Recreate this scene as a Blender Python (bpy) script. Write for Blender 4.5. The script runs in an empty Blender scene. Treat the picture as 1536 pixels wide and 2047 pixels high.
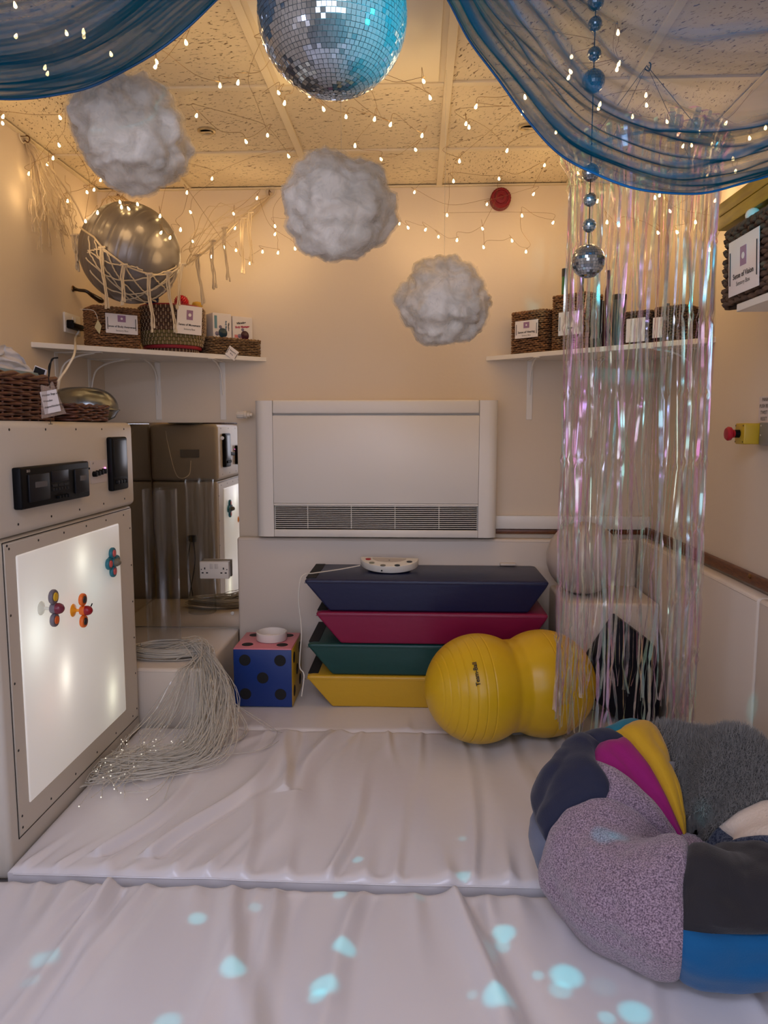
import bpy, bmesh, math, random
import numpy as np
from mathutils import Vector, Matrix, noise
random.seed(7); RNG = np.random.RandomState(7)
S = bpy.context.scene
COL = S.collection
PI = math.pi

# ------------------------------------------------------------------ camera
F_PX, CX, CY = 1490.0, 768.0, 1023.5
YAW = math.atan((835.0-CX)/F_PX)
PITCH = math.atan((CY-855.0)/math.hypot(F_PX, 835.0-CX))
EYE = np.array([0.0, 0.0, 1.29])
FWD = np.array([-math.sin(YAW)*math.cos(PITCH), math.cos(YAW)*math.cos(PITCH), -math.sin(PITCH)])
RGT = np.array([math.cos(YAW), math.sin(YAW), 0.0])
UPV = np.cross(RGT, FWD)
cam = bpy.data.objects.new('camera', bpy.data.cameras.new('camera'))
COL.objects.link(cam)
cam.matrix_world = Matrix(((RGT[0], UPV[0], -FWD[0], 0), (RGT[1], UPV[1], -FWD[1], 0), (RGT[2], UPV[2], -FWD[2], 1.29), (0, 0, 0, 1)))
cam.data.sensor_fit = 'HORIZONTAL'; cam.data.sensor_width = 36.0
cam.data.lens = F_PX/1536*36.0
cam.data.clip_start = 0.02
S.camera = cam

def P(u, v, **k):
    """where the sight line through a photograph pixel meets a real plane of the room"""
    d = FWD*F_PX + RGT*(u-CX) + UPV*(CY-v)
    n = list(k)[0]; ax = 'xyz'.index(n)
    return EYE + d*((k[n]-EYE[ax])/d[ax])
def PP(u, v, p0, n):
    d = FWD*F_PX + RGT*(u-CX) + UPV*(CY-v); p0 = np.array(p0, float); n = np.array(n, float)
    return EYE + d*(np.dot(p0-EYE, n)/np.dot(d, n))

# ------------------------------------------------------------------ world, lights, exposure
S.view_settings.view_transform = 'Standard'; S.view_settings.look = 'None'
S.view_settings.gamma = 1.0; S.view_settings.use_curve_mapping = False
S.view_settings.exposure = -0.12
S.cycles.max_bounces = 7; S.cycles.transparent_max_bounces = 28; S.cycles.use_adaptive_sampling = True; S.cycles.adaptive_threshold = 0.06
S.cycles.diffuse_bounces = 3; S.cycles.glossy_bounces = 4; S.cycles.transmission_bounces = 8
S.cycles.sample_clamp_indirect = 4.0; S.cycles.caustics_reflective = False; S.cycles.caustics_refractive = False
S.cycles.use_denoising = True
w = bpy.data.worlds.new('world'); S.world = w; w.use_nodes = True
w.node_tree.nodes['Background'].inputs[0].default_value = (0.62, 0.66, 0.8, 1)
w.node_tree.nodes['Background'].inputs[1].default_value = 0.2

def aim(o, target):
    d = Vector(target)-o.location
    o.rotation_euler = d.to_track_quat('-Z', 'Y').to_euler()
def area(name, loc, target, sx, sy, energy, col):
    l = bpy.data.lights.new(name, 'AREA'); l.shape = 'RECTANGLE'; l.size = sx; l.size_y = sy
    l.energy = energy; l.color = col
    o = bpy.data.objects.new(name, l); COL.objects.link(o); o.location = loc; aim(o, target); return o
# daylight from the open doorway and window of the room behind the camera
area('daylight_doorway', (0.05, -1.55, 1.35), (0.0, 2.0, 0.6), 1.5, 1.7, 30.0, (0.80, 0.83, 1.0))
area('daylight_side_window', (-1.50, 0.1, 1.2), (-0.2, 1.6, 0.0), 0.5, 0.7, 10.0, (0.55, 0.64, 1.0))
area('floor_fill_light', (-0.35, 0.35, 2.38), (-0.1, 1.7, 0.0), 1.1, .8, 30.0, (0.64, 0.71, 1.0))  # added fill, not a real rooflight: brightens the floor in front
# warm room glow of the many fairy lights gathered under the ceiling
WARM = (1.0, 0.68, 0.34)
DISCO = np.array([-0.165, 1.5, 2.064]); DR = 0.140
# the cyan pin spot that plays on the mirror ball
sp = bpy.data.lights.new('cyan_pin_spot', 'SPOT'); sp.energy = 420; sp.color = (0.0, 0.72, 1.0)
sp.spot_size = math.radians(11.6); sp.spot_blend = 0.15; sp.shadow_soft_size = 0.02
so = bpy.data.objects.new('cyan_pin_spot', sp); COL.objects.link(so); so.location = (0.98, 0.95, 1.80); aim(so, tuple(DISCO))
sp2 = sp.copy(); sp2.energy = 130; sp2.spot_size = math.radians(13)
so2 = bpy.data.objects.new('cyan_pin_spot_far', sp2); COL.objects.link(so2); so2.location = (0.2, -0.4, 1.9); aim(so2, (0.62, 1.85, 1.93))

# ------------------------------------------------------------------ helpers
def lin(c):
    return tuple(((x/255)/12.92 if x <= 10.31 else ((x/255+0.055)/1.055)**2.4) for x in c)
MATS = {}
def mat(name, rgb=(200, 200, 200), rough=0.6, metal=0.0, spec=0.5, bump=None, vary=None, sheen=0.0, coat=0.0,
        emit=None, estr=0.0, stretch=(1, 1, 1), trans=0.0, alpha=1.0, ior=1.45):
    """procedural principled material; bump=(scale,strength,detail), vary=(scale, other rgb, contrast)"""
    if name in MATS: return MATS[name]
    m = bpy.data.materials.new(name); m.use_nodes = True; MATS[name] = m
    nt = m.node_tree; b = nt.nodes['Principled BSDF']; I = b.inputs
    I['Base Color'].default_value = (*lin(rgb), 1); I['Roughness'].default_value = rough; I['Metallic'].default_value = metal
    I['Specular IOR Level'].default_value = spec; I['Sheen Weight'].default_value = sheen; I['Coat Weight'].default_value = coat
    I['Transmission Weight'].default_value = trans; I['Alpha'].default_value = alpha; I['IOR'].default_value = ior
    if emit: I['Emission Color'].default_value = (*emit, 1); I['Emission Strength'].default_value = estr
    if bump or vary:
        tc = nt.nodes.new('ShaderNodeTexCoord'); mp = nt.nodes.new('ShaderNodeMapping'); mp.inputs['Scale'].default_value = stretch
        nt.links.new(tc.outputs['Object'], mp.inputs[0])
    if bump:
        n = nt.nodes.new('ShaderNodeTexNoise'); n.inputs['Scale'].default_value = bump[0]; n.inputs['Detail'].default_value = bump[2] if len(bump) > 2 else 3
        nt.links.new(mp.outputs[0], n.inputs['Vector'])
        bp = nt.nodes.new('ShaderNodeBump'); bp.inputs['Strength'].default_value = bump[1]; bp.inputs['Distance'].default_value = 0.004
        nt.links.new(n.outputs[0], bp.inputs['Height']); nt.links.new(bp.outputs[0], I['Normal'])
    if vary:
        n = nt.nodes.new('ShaderNodeTexNoise'); n.inputs['Scale'].default_value = vary[0]; n.inputs['Detail'].default_value = 4
        nt.links.new(mp.outputs[0], n.inputs['Vector'])
        r = nt.nodes.new('ShaderNodeValToRGB'); c = vary[2] if len(vary) > 2 else 0.15
        r.color_ramp.elements[0].position = 0.5-c; r.color_ramp.elements[1].position = 0.5+c
        r.color_ramp.elements[0].color = (*lin(rgb), 1); r.color_ramp.elements[1].color = (*lin(vary[1]), 1)
        nt.links.new(n.outputs[0], r.inputs[0]); nt.links.new(r.outputs[0], I['Base Color'])
    return m

ORG = {}
def org(o): return ORG.get(o.name, np.zeros(3)) if o else np.zeros(3)
def tag(o, label=None, cat=None, group=None, kind=None):
    if label: o['label'] = label
    if cat: o['category'] = cat
    if group: o['group'] = group
    if kind: o['kind'] = kind
    return o
def thing(name, loc, label, cat, group=None):
    o = bpy.data.objects.new(name, None); COL.objects.link(o); o.location = tuple(loc); o.empty_display_size = 0.05
    ORG[o.name] = np.array(loc, float); tag(o, label, cat, group); return o

class MB:
    def __init__(s): s.v = []; s.f = []; s.n = 0; s.mi = []
    def add(s, v, f, mi=0):
        v = np.asarray(v, float).reshape(-1, 3); s.v.append(v)
        for q in f: s.f.append([i+s.n for i in q]); s.mi.append(mi)
        s.n += len(v); return s
    def box(s, lo, hi, bev=0.0, R=None, c=None, seg=2, mi=0):
        """axis-aligned box lo..hi (rounded by bev); with R and c, lo/hi are local to the frame R at c"""
        lo = np.array(lo, float); hi = np.array(hi, float)
        if bev <= 0:
            v = np.array([[(lo, hi)[i][0], (lo, hi)[j][1], (lo, hi)[k][2]] for i in (0, 1) for j in (0, 1) for k in (0, 1)])
            f = [(0, 1, 3, 2), (4, 6, 7, 5), (0, 4, 5, 1), (2, 3, 7, 6), (0, 2, 6, 4), (1, 5, 7, 3)]
        else:
            bm = bmesh.new(); bmesh.ops.create_cube(bm, size=1)
            for x in bm.verts: x.co = Vector([(lo[i]+hi[i])/2+x.co[i]*(hi[i]-lo[i]) for i in range(3)])
            bmesh.ops.bevel(bm, geom=bm.edges[:], offset=bev, segments=seg, profile=0.5, affect='EDGES')
            bm.verts.index_update(); v = np.array([x.co[:] for x in bm.verts]); f = [[q.index for q in y.verts] for y in bm.faces]; bm.free()
        if R is not None: v = v @ np.array(R, float).T + np.array(c, float)
        return s.add(v, f, mi)
    def tube(s, path, r, n=6, closed=False, cap=True, mi=0):
        p = np.array([tuple(q) for q in path], float); m = len(p); r = np.broadcast_to(np.asarray(r, float), (m,))
        t = np.roll(p, -1, 0)-np.roll(p, 1, 0)
        if not closed: t[0] = p[1]-p[0]; t[-1] = p[-1]-p[-2]
        t /= np.linalg.norm(t, axis=1, keepdims=True)+1e-12
        a = np.array([0, 0, 1.0]) if abs(t[0][2]) < 0.9 else np.array([1.0, 0, 0])
        N = np.zeros((m, 3)); u = np.cross(t[0], a); u /= np.linalg.norm(u); N[0] = u
        for i in range(1, m):
            u = u-t[i]*np.dot(u, t[i]); L = np.linalg.norm(u)
            u = u/L if L > 1e-6 else N[i-1]; N[i] = u
        B = np.cross(t, N); an = np.arange(n)*2*PI/n
        V = p[:, None]+(N[:, None]*np.cos(an)[None, :, None]+B[:, None]*np.sin(an)[None, :, None])*r[:, None, None]
        f = []
        for i in range(m if closed else m-1):
            j = (i+1) % m
            for k in range(n): k2 = (k+1) % n; f.append((i*n+k, i*n+k2, j*n+k2, j*n+k))
        if cap and not closed: f += [tuple(range(n))[::-1], tuple((m-1)*n+k for k in range(n))]
        return s.add(V, f, mi)
    def lathe(s, prof, c=(0, 0, 0), R=None, n=32, mi=0):
        """prof [(r,z)] turned about local z"""
        an = np.arange(n)*2*PI/n; V = []; 
        for r, z in prof: V.append(np.stack([r*np.cos(an), r*np.sin(an), np.full(n, z)], 1))
        V = np.concatenate(V)
        if R is not None: V = V @ np.array(R, float).T
        V = V+np.array(c, float); f = []
        for i in range(len(prof)-1):
            for k in range(n): k2 = (k+1) % n; f.append((i*n+k, i*n+k2, (i+1)*n+k2, (i+1)*n+k))
        if prof[0][0] > 1e-5: f.append(tuple(range(n))[::-1])
        if prof[-1][0] > 1e-5: f.append(tuple((len(prof)-1)*n+k for k in range(n)))
        return s.add(V, f, mi)
    def grid(s, G, mi=0, closed_u=False):
        G = np.asarray(G, float); a, b = G.shape[:2]; f = []
        for i in range(a if closed_u else a-1):
            j = (i+1) % a
            for k in range(b-1): f.append((i*b+k, j*b+k, j*b+k+1, i*b+k+1))
        return s.add(G, f, mi)
    def prism(s, poly, d, o=(0, 0, 0), X=(1, 0, 0), Y=(0, 0, 1), D=(0, 1, 0), bev=0.0, mi=0, seg=2):
        """poly [(x,y)] in the frame X,Y at o, extruded by d along D"""
        bm = bmesh.new(); vs = [bm.verts.new((p[0], p[1], 0)) for p in poly]; fc = bm.faces.new(vs)
        r = bmesh.ops.extrude_face_region(bm, geom=[fc]); bmesh.ops.translate(bm, vec=(0, 0, d), verts=[g for g in r['geom'] if isinstance(g, bmesh.types.BMVert)])
        if bev > 0: bmesh.ops.bevel(bm, geom=bm.edges[:], offset=bev, segments=seg, profile=0.5, affect='EDGES')
        bmesh.ops.recalc_face_normals(bm, faces=bm.faces[:]); bm.verts.index_update()
        v = np.array([x.co[:] for x in bm.verts]); f = [[q.index for q in y.verts] for y in bm.faces]; bm.free()
        M = np.array([X, Y, D], float)
        return s.add(v @ M + np.array(o, float), f, mi)
    def mesh(s, name, off, mats, smooth=True, sharp=40):
        V = np.concatenate(s.v)-off if s.v else np.zeros((0, 3))
        me = bpy.data.meshes.new(name); me.from_pydata(V.tolist(), [], s.f)
        for m in (mats if isinstance(mats, (list, tuple)) else [mats]): me.materials.append(m)
        if any(s.mi): me.polygons.foreach_set('material_index', s.mi)
        if smooth:
            me.polygons.foreach_set('use_smooth', [True]*len(me.polygons))
            if sharp: me.set_sharp_from_angle(angle=math.radians(sharp))
        me.update(); return me
    def obj(s, name, mats, parent=None, smooth=True, sharp=40, kind=None, label=None, loc=None):
        o0 = org(parent) if loc is None else np.array(loc, float)
        me = s.mesh(name, o0, mats, smooth, sharp); o = bpy.data.objects.new(name, me); COL.objects.link(o)
        if parent: o.parent = parent; ORG[o.name] = org(parent)
        elif loc is not None: o.location = tuple(loc); ORG[o.name] = o0
        if kind: o['kind'] = kind
        if label: o['label'] = label
        return o
def inst(name, me, parent, M):
    o = bpy.data.objects.new(name, me); COL.objects.link(o); o.parent = parent
    o.matrix_local = Matrix.Translation(tuple(-org(parent))) @ M; ORG[o.name] = org(parent); return o
def bez(pts, n=40):
    """smooth curve through points (Catmull-Rom)"""
    p = np.array([tuple(q) for q in pts], float); p = np.vstack([2*p[0]-p[1], p, 2*p[-1]-p[-2]]); out = []
    k = len(p)-3; per = max(2, n//k)
    for i in range(k):
        for t in np.linspace(0, 1, per, endpoint=False):
            a, b, c, d = p[i:i+4]
            out.append(0.5*(2*b+(c-a)*t+(2*a-5*b+4*c-d)*t*t+(3*b-a-3*c+d)*t**3))
    out.append(p[-2]); return np.array(out)
def text(s, c, X, Y, size, m, parent, name='lettering', align='CENTER', bold=0.0, out=0.0008, sx=1.0):
    cu = bpy.data.curves.new('t', 'FONT'); cu.body = s; cu.size = size; cu.align_x = align; cu.align_y = 'CENTER'; cu.offset = bold*size*1.6; cu.resolution_u = 2
    o = bpy.data.objects.new('t', cu); me = bpy.data.meshes.new_from_object(o); me.name = name
    X = Vector(X).normalized(); Y = Vector(Y).normalized(); Z = X.cross(Y)
    M = Matrix(((X[0]*sx, Y[0], Z[0], c[0]+Z[0]*out), (X[1]*sx, Y[1], Z[1], c[1]+Z[1]*out), (X[2]*sx, Y[2], Z[2], c[2]+Z[2]*out), (0, 0, 0, 1)))
    me.transform(Matrix.Translation(tuple(-org(parent))) @ M); me.materials.append(m)
    bpy.data.objects.remove(o); q = bpy.data.objects.new(name, me); COL.objects.link(q); q.parent = parent; ORG[q.name] = org(parent); return q
def nz(x, y=0.0, z=0.0): return noise.noise(Vector((x, y, z)))

# ------------------------------------------------------------------ materials
M_wall = mat('warm_cream_paint', (222, 204, 180), 0.75, bump=(60, 0.12))
M_white = mat('white_gloss_paint', (232, 224, 212), 0.35)
M_tbar = mat('cream_metal_grid', (222, 205, 175), 0.5)
M_vinyl = mat('white_vinyl', (226, 221, 222), 0.24, spec=0.6, bump=(11, 0.35))
M_pad = mat('cream_padded_vinyl', (224, 210, 194), 0.42, spec=0.4, bump=(14, 0.25))
M_black = mat('black_plastic', (9, 9, 11), 0.5, spec=.18)
M_blackm = mat('matt_black', (18, 17, 18), 0.7)
M_char = mat('charcoal_plastic', (26, 26, 30), 0.5, spec=.25)
M_paper = mat('white_laminated_paper', (232, 224, 222), 0.28)
M_purple = mat('mauve_print', (150, 112, 148), 0.4)
M_ink = mat('black_print', (16, 14, 16), 0.6)
M_wood = mat('varnished_brown_wood', (120, 72, 40), 0.4, vary=(30, (92, 52, 28)), stretch=(1, 1, 8))
M_cable = mat('white_cable', (226, 218, 204), 0.4)

def tile_material():
    m = bpy.data.materials.new('fissured_mineral_tile'); m.use_nodes = True; nt = m.node_tree; b = nt.nodes['Principled BSDF']
    L = nt.links.new; tc = nt.nodes.new('ShaderNodeTexCoord'); oi = nt.nodes.new('ShaderNodeObjectInfo')
    rt = nt.nodes.new('ShaderNodeVectorRotate'); rt.rotation_type = 'Z_AXIS'
    st = nt.nodes.new('ShaderNodeMath'); st.operation = 'GREATER_THAN'; st.inputs[1].default_value = 0.55; L(oi.outputs['Random'], st.inputs[0])
    mu = nt.nodes.new('ShaderNodeMath'); mu.operation = 'MULTIPLY'; mu.inputs[1].default_value = 2.2; L(oi.outputs['Random'], mu.inputs[0]); L(mu.outputs[0], rt.inputs['Angle'])
    L(tc.outputs['Object'], rt.inputs['Vector'])
    mp = nt.nodes.new('ShaderNodeMapping'); mp.inputs['Scale'].default_value = (44, 110, 44); L(rt.outputs[0], mp.inputs[0])
    off = nt.nodes.new('ShaderNodeMath'); off.operation = 'MULTIPLY'; off.inputs[1].default_value = 40; L(oi.outputs['Random'], off.inputs[0])
    cx = nt.nodes.new('ShaderNodeCombineXYZ'); L(off.outputs[0], cx.inputs[0]); L(cx.outputs[0], mp.inputs['Location'])
    n = nt.nodes.new('ShaderNodeTexNoise'); n.inputs['Scale'].default_value = 1.0; n.inputs['Detail'].default_value = 1.5; n.inputs['Distortion'].default_value = 1.2; L(mp.outputs[0], n.inputs['Vector'])
    r = nt.nodes.new('ShaderNodeValToRGB'); r.color_ramp.elements[0].position = 0.63; r.color_ramp.elements[1].position = 0.69
    r.color_ramp.elements[0].color = (*lin((226, 208, 176)), 1); r.color_ramp.elements[1].color = (*lin((112, 86, 58)), 1)
    L(n.outputs[0], r.inputs[0]); L(r.outputs[0], b.inputs['Base Color']); b.inputs['Roughness'].default_value = 0.9
    bp = nt.nodes.new('ShaderNodeBump'); bp.inputs['Strength'].default_value = 0.6; bp.inputs['Distance'].default_value = 0.003; bp.invert = True
    n2 = nt.nodes.new('ShaderNodeTexNoise'); n2.inputs['Scale'].default_value = 70; L(tc.outputs['Object'], n2.inputs['Vector'])
    ad = nt.nodes.new('ShaderNodeMath'); ad.operation = 'ADD'; 
    rr = nt.nodes.new('ShaderNodeMapRange'); rr.inputs[1].default_value = 0.58; rr.inputs[2].default_value = 0.7; L(n.outputs[0], rr.inputs[0]); L(rr.outputs[0], ad.inputs[0])
    m2 = nt.nodes.new('ShaderNodeMath'); m2.operation = 'MULTIPLY'; m2.inputs[1].default_value = 0.5; L(n2.outputs[0], m2.inputs[0]); L(m2.outputs[0], ad.inputs[1])
    L(ad.outputs[0], bp.inputs['Height']); L(bp.outputs[0], b.inputs['Normal']); return m
M_tile = tile_material()

# ------------------------------------------------------------------ the room
XL, XR, YB, YF, ZC = -1.54, 1.12, 3.65, -1.7, 2.42
def struct(o): o['kind'] = 'structure'; return o
struct(MB().box((XL-.1, YF-.1, -.1), (XR+.1, YB+.1, 0)).obj('floor', mat('grey_vinyl_floor', (120, 112, 108), 0.5), loc=(0, 1, -.05), smooth=False))
struct(MB().box((XL-.1, YF-.1, 0), (XL, YB+.1, 2.6)).obj('wall_left', M_wall, loc=(XL-.05, 1, 1.2), smooth=False))
struct(MB().box((XR, YF-.1, 0), (XR+.1, YB+.1, 2.6)).obj('wall_right', M_wall, loc=(XR+.05, 1, 1.2), smooth=False))
struct(MB().box((XL, YB, 0), (XR, YB+.1, 2.6)).obj('wall_back', M_wall, loc=(0, YB+.05, 1.2), smooth=False))
struct(MB().box((XL, YF-.1, 0), (XR, YF, 2.6)).obj('wall_front', M_wall, loc=(0, YF-.05, 1.2), smooth=False))
ceil = MB().box((XL-.1, YF-.1, ZC+.03), (XR+.1, YB+.1, ZC+.1)).obj('ceiling', M_wall, loc=(0, 1, ZC+.06), smooth=False); struct(ceil)
xb = [XL, -1.09, -0.49, 0.095, 0.695, XR]
yb = [YF]; y = 3.195
ys = []
while y > YF+.1: ys.append(y); y -= 0.59
yb = [YF]+ys[::-1]+[YB]
for i in range(len(xb)-1):
    for j in range(len(yb)-1):
        x0, x1, y0, y1 = xb[i]+.002, xb[i+1]-.002, yb[j]+.002, yb[j+1]-.002
        if i == 2 and abs(yb[j+1]-2.605) < .02:
            lt = thing('ceiling_light', ((x0+x1)/2, (y0+y1)/2, ZC), 'square flat cream ceiling light panel above the big mirror ball, switched off', 'ceiling light')
            MB().box((x0, y0, ZC-.004), (x1, y1, ZC+.02)).obj('frame', M_tbar, lt, smooth=False)
            MB().box((x0+.03, y0+.03, ZC-.012), (x1-.03, y1-.03, ZC-.003), .004).obj('diffuser', mat('cream_diffuser', (238, 222, 190), 0.35), lt)
            continue
        t = MB().box((x0-(x0+x1)/2, y0-(y0+y1)/2, 0), (x1-(x0+x1)/2, y1-(y0+y1)/2, .02), 0).mesh('ceiling_tile', np.zeros(3), M_tile, False)
        inst('ceiling_tile', t, ceil, Matrix.Translation(((x0+x1)/2, (y0+y1)/2, ZC+.001)))
ORG[ceil.name] = np.array([0, 1, ZC+.06])
for o in list(ceil.children): o.location = Vector(o.location)-Vector((0, 0, 0))
def bar(lo, hi): return MB().box(lo, hi, .0015, seg=1).obj('grid_bar', M_tbar, ceil)
for o in ceil.children: pass
for x in xb[1:-1]: bar((x-.014, YF, ZC-.008), (x+.014, YB, ZC+.002))
for y in ys:
    for i in range(len(xb)-1): bar((xb[i]+.014, y-.012, ZC-.007), (xb[i+1]-.014, y+.012, ZC+.002))
bar((XL, YB-.022, ZC-.01), (XR, YB, ZC-.004)); bar((XL, YF, ZC-.01), (XL+.022, YB-.022, ZC-.004)); bar((XR-.022, YF, ZC-.01), (XR, YB-.022, ZC-.004))
# the small recessed downlights
for (u, v, lab) in ((413, 261, 'small round chrome downlight in the ceiling beside the uppermost cotton cloud'), (1055, 253, 'small round chrome downlight in the ceiling beside the blue drape edge')):
    c = P(u, v, z=ZC); d = thing('downlight', c, lab, 'ceiling light')
    MB().lathe([(.034, 0), (.034, -.004), (.028, -.007), (.024, -.002), (.024, 0)], c).obj('trim_ring', mat('brushed_bezel', (196, 176, 140), .35, .6), d)
    MB().lathe([(.023, -.001), (.0, -.001)], c).obj('lens', mat('dark_lens', (52, 44, 40), .2), d)
    MB().box((c[0]-.02, c[1]-.004, c[2]-.007), (c[0]+.02, c[1]+.004, c[2]-.003), .001).obj('shutter_bar', mat('brushed_bezel'), d)
# trunking and rails
struct(MB().box((.38, YB-.03, .80), (XR, YB, .865), .004).obj('trim_1', M_white, loc=(.7, YB, .83)))
struct(MB().box((.38, YB-.02, .775), (XR, YB, .797), .004).obj('trim_2', M_wood, loc=(.7, YB, .79)))
struct(MB().box((XR-.022, 0.2, .775), (XR, YB-.02, .812), .005).obj('trim_3', M_wood, loc=(XR, 2, .79)))
sc = MB().lathe([(.008, 0), (.008, .004), (.004, .006), (.0, .006)], P(1500, 1152, x=XR-.022), R=[[0, 0, -1], [0, 1, 0], [1, 0, 0]]).obj('screw_cap', mat('brass', (150, 110, 60), .3, .8), None, loc=(XR-.022, P(1500, 1152, x=XR-.022)[1], .79))
tag(sc, 'small brass screw cup in the brown wall rail', 'screw')

# ------------------------------------------------------------------ wall pads
def pad(name, lo, hi, lab, n_axis):
    """a padded board: soft top grid on the room side"""
    o = thing(name, ((lo[0]+hi[0])/2, (lo[1]+hi[1])/2, lo[2]), lab, 'wall pad', 'padded boards along the walls')
    MB().box(lo, hi, .012, seg=3).obj('cover', M_pad, o)
    m = MB()
    if n_axis == 'y': m.tube([(lo[0]+.01, lo[1]+.001, hi[2]-.012), (hi[0]-.01, lo[1]+.001, hi[2]-.012)], .0022)
    else: m.tube([(lo[0]+.001, lo[1]+.01, hi[2]-.012), (lo[0]+.001, hi[1]-.01, hi[2]-.012)], .0022)
    m.obj('piping', M_pad, o); return o
pad('wall_pad', (-.885, 3.585, .0), (1.055, 3.645, .755), 'long cream padded board behind the stack of folded mats', 'y')
pad('wall_pad', (1.058, 2.315, .0), (1.115, 3.58, .765), 'cream padded side board behind the tinsel curtain', 'x')
pad('wall_pad', (1.058, .6, .0), (1.115, 2.313, .765), 'cream padded side board behind the patchwork beanbag', 'x')
cb = thing('corner_block', (.85, 3.4, .05), 'beige padded block in the corner behind the tinsel curtain', 'padded block')
MB().box((.64, 3.2, .052), (1.05, 3.58, .535), .015, seg=3).obj('cover', M_pad, cb)

# ------------------------------------------------------------------ floor mats
def mat_top(x0, x1, y0, y1, z, ridges, res=.008, base=.012):
    nx = int((x1-x0)/res); ny = int((y1-y0)/res); X, Y = np.meshgrid(np.linspace(x0, x1, nx), np.linspace(y0, y1, ny), indexing='ij')
    Z = np.zeros_like(X)
    for (xr, yr, dx, L, wd, amp, sgn, wob) in ridges:
        d = (Y-yr)*sgn; dd = np.clip(d, 0, None)
        c = xr+dx*dd+wob*np.sin(dd*6+xr*9)*dd
        env = np.exp(-(dd/L)**1.6)*(1-np.exp(-(dd/.02)**2)*.25)*(d > -.001)
        t = (X-c)/(wd*.8*(1+dd*1.3))
        Z += 2.1*amp*env*(np.exp(-np.abs(t)**1.5)-.55*np.exp(-np.abs(t-1.6)**2))
    Z += .0035*np.sin(X*5.1+Y*2.3+1)*np.sin(Y*4.2-X*1.4)+.002*np.sin(X*13+Y*3)*np.sin(Y*7+X*4)
    e = np.minimum(np.minimum(X-x0, x1-X), np.minimum(Y-y0, y1-Y)); k = np.clip(e/.03, 0, 1)
    Z = Z*(.35+.65*k)-base*(1-np.sqrt(np.clip(1-(1-k)**2, 0, 1)))
    G = np.stack([X, Y, Z+z], 2); return G
def floor_mat(lab, x0, x1, y0, y1, z, ridges):
    o = thing('floor_mat', ((x0+x1)/2, (y0+y1)/2, 0), lab, 'mat', 'white floor mats')
    G = mat_top(x0, x1, y0, y1, z, ridges); m = MB(); m.grid(G)
    nx, ny = G.shape[:2]
    for e in (G[:, 0][::-1], G[:, -1], G[0], G[-1][::-1]):
        b = e.copy(); b[:, 2] = .002; mid = (e+b)/2
        m.grid(np.stack([e, b], 1))
    m.obj('cover', M_vinyl, o, sharp=0)
    p = MB(); p.tube(G[2:-2:3, 0]+np.array([0, -.001, -.003]), .0022, 5); p.obj('seam_piping', M_vinyl, o); return o
rid = []
for i in range(21):
    x = -1.1+i*.107+random.uniform(-.03, .03)
    rid.append((x, 1.93, random.uniform(-.15, .2)+(.35 if x < -.55 else 0), random.choice([.1, .16, .3, .6]), random.uniform(.012, .03), random.uniform(.004, .010), 1, random.uniform(-.08, .08)))
for i in range(15):
    x = -.7+i*.12+random.uniform(-.03, .03)
    rid.append((x, 2.93, random.uniform(-.12, .12), random.uniform(.12, .5), random.uniform(.014, .03), random.uniform(.003, .0075), -1, .05))
rid += [(-.78, 2.0, .38, .7, .022, .013, 1, .1), (-.93, 2.0, .35, .55, .02, .013, 1, -.12), (-.45, 2.4, -.12, .5, .025, .012, 1, .05), (-.3, 2.93, -.25, .7, .03, .013, -1, .1)]
floor_mat('white vinyl floor mat between the lit cabinet and the yellow peanut ball', -1.15, 1.05, 1.925, 2.935, .055, rid)
rid = []
for i in range(24):
    x = -1.3+i*.1+random.uniform(-.04, .04)
    rid.append((x, 1.885, random.uniform(-.25, .25), random.choice([.12, .2, .45, .9]), random.uniform(.014, .034), random.uniform(.004, .011), -1, random.uniform(-.1, .1)))
rid += [(-.93, 1.88, -.02, 1.0, .05, .012, -1, .0), (-.82, 1.88, -.1, .9, .02, .014, -1, .03), (-.38, 1.88, .12, .9, .03, .012, -1, .05), (.1, 1.88, .2, .9, .03, .011, -1, .05)]
floor_mat('white vinyl floor mat at the front edge, speckled with cyan light', -1.52, 1.05, .7, 1.885, .05, rid)
floor_mat('narrow white floor mat under the dice and the folded mats', -.885, 1.05, 2.945, 3.58, .05, [(random.uniform(-.8, 1), 2.95, .0, .1, .02, .003, 1, .0) for i in range(10)])

# ------------------------------------------------------------------ plinth, mirror, sockets
pl = thing('plinth', (-1.2, 3.3, 0), 'low white padded plinth under the clear tube and the fibre optic coil', 'plinth')
MB().box((XL+.005, 2.99, .0), (-.89, 3.645, .285), .014, seg=3).obj('cover', M_pad, pl)
MB().tube([(XL+.02, 2.991, .272), (-.905, 2.991, .272)], .0025).obj('piping', M_pad, pl)
M_mirror = mat('acrylic_mirror', (240, 238, 234), 0.02, 1.0, bump=(1.6, 0.5, 0))
mi = thing('wall_mirror', (-1.2, YB, .29), 'tall acrylic mirror sheet on the end wall behind the clear tube', 'mirror')
MB().prism([(XL+.01, YB-.020), (-.885, YB-.008), (-.885, YB-.002), (XL+.01, YB-.014)], 1.025, o=(0, 0, .29), X=(1, 0, 0), Y=(0, 1, 0), D=(0, 0, 1)).obj('sheet', M_mirror, mi, smooth=False)
for (x, z) in ((-.96, 1.24), (-1.47, 1.27), (-.93, .36)): MB().lathe([(.009, 0), (.009, .003), (.006, .005), (0, .005)], (x, YB-.008, z), R=[[1, 0, 0], [0, 0, -1], [0, 1, 0]], n=16).obj('screw_cap', M_white, mi)
ml = thing('wall_mirror', (XL, 3.3, .29), 'acrylic mirror sheet on the side wall behind the white cabinet', 'mirror')
MB().box((XL+.001, 2.97, .29), (XL+.008, YB-.024, 1.315)).obj('sheet', M_mirror, ml, smooth=False)

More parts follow.
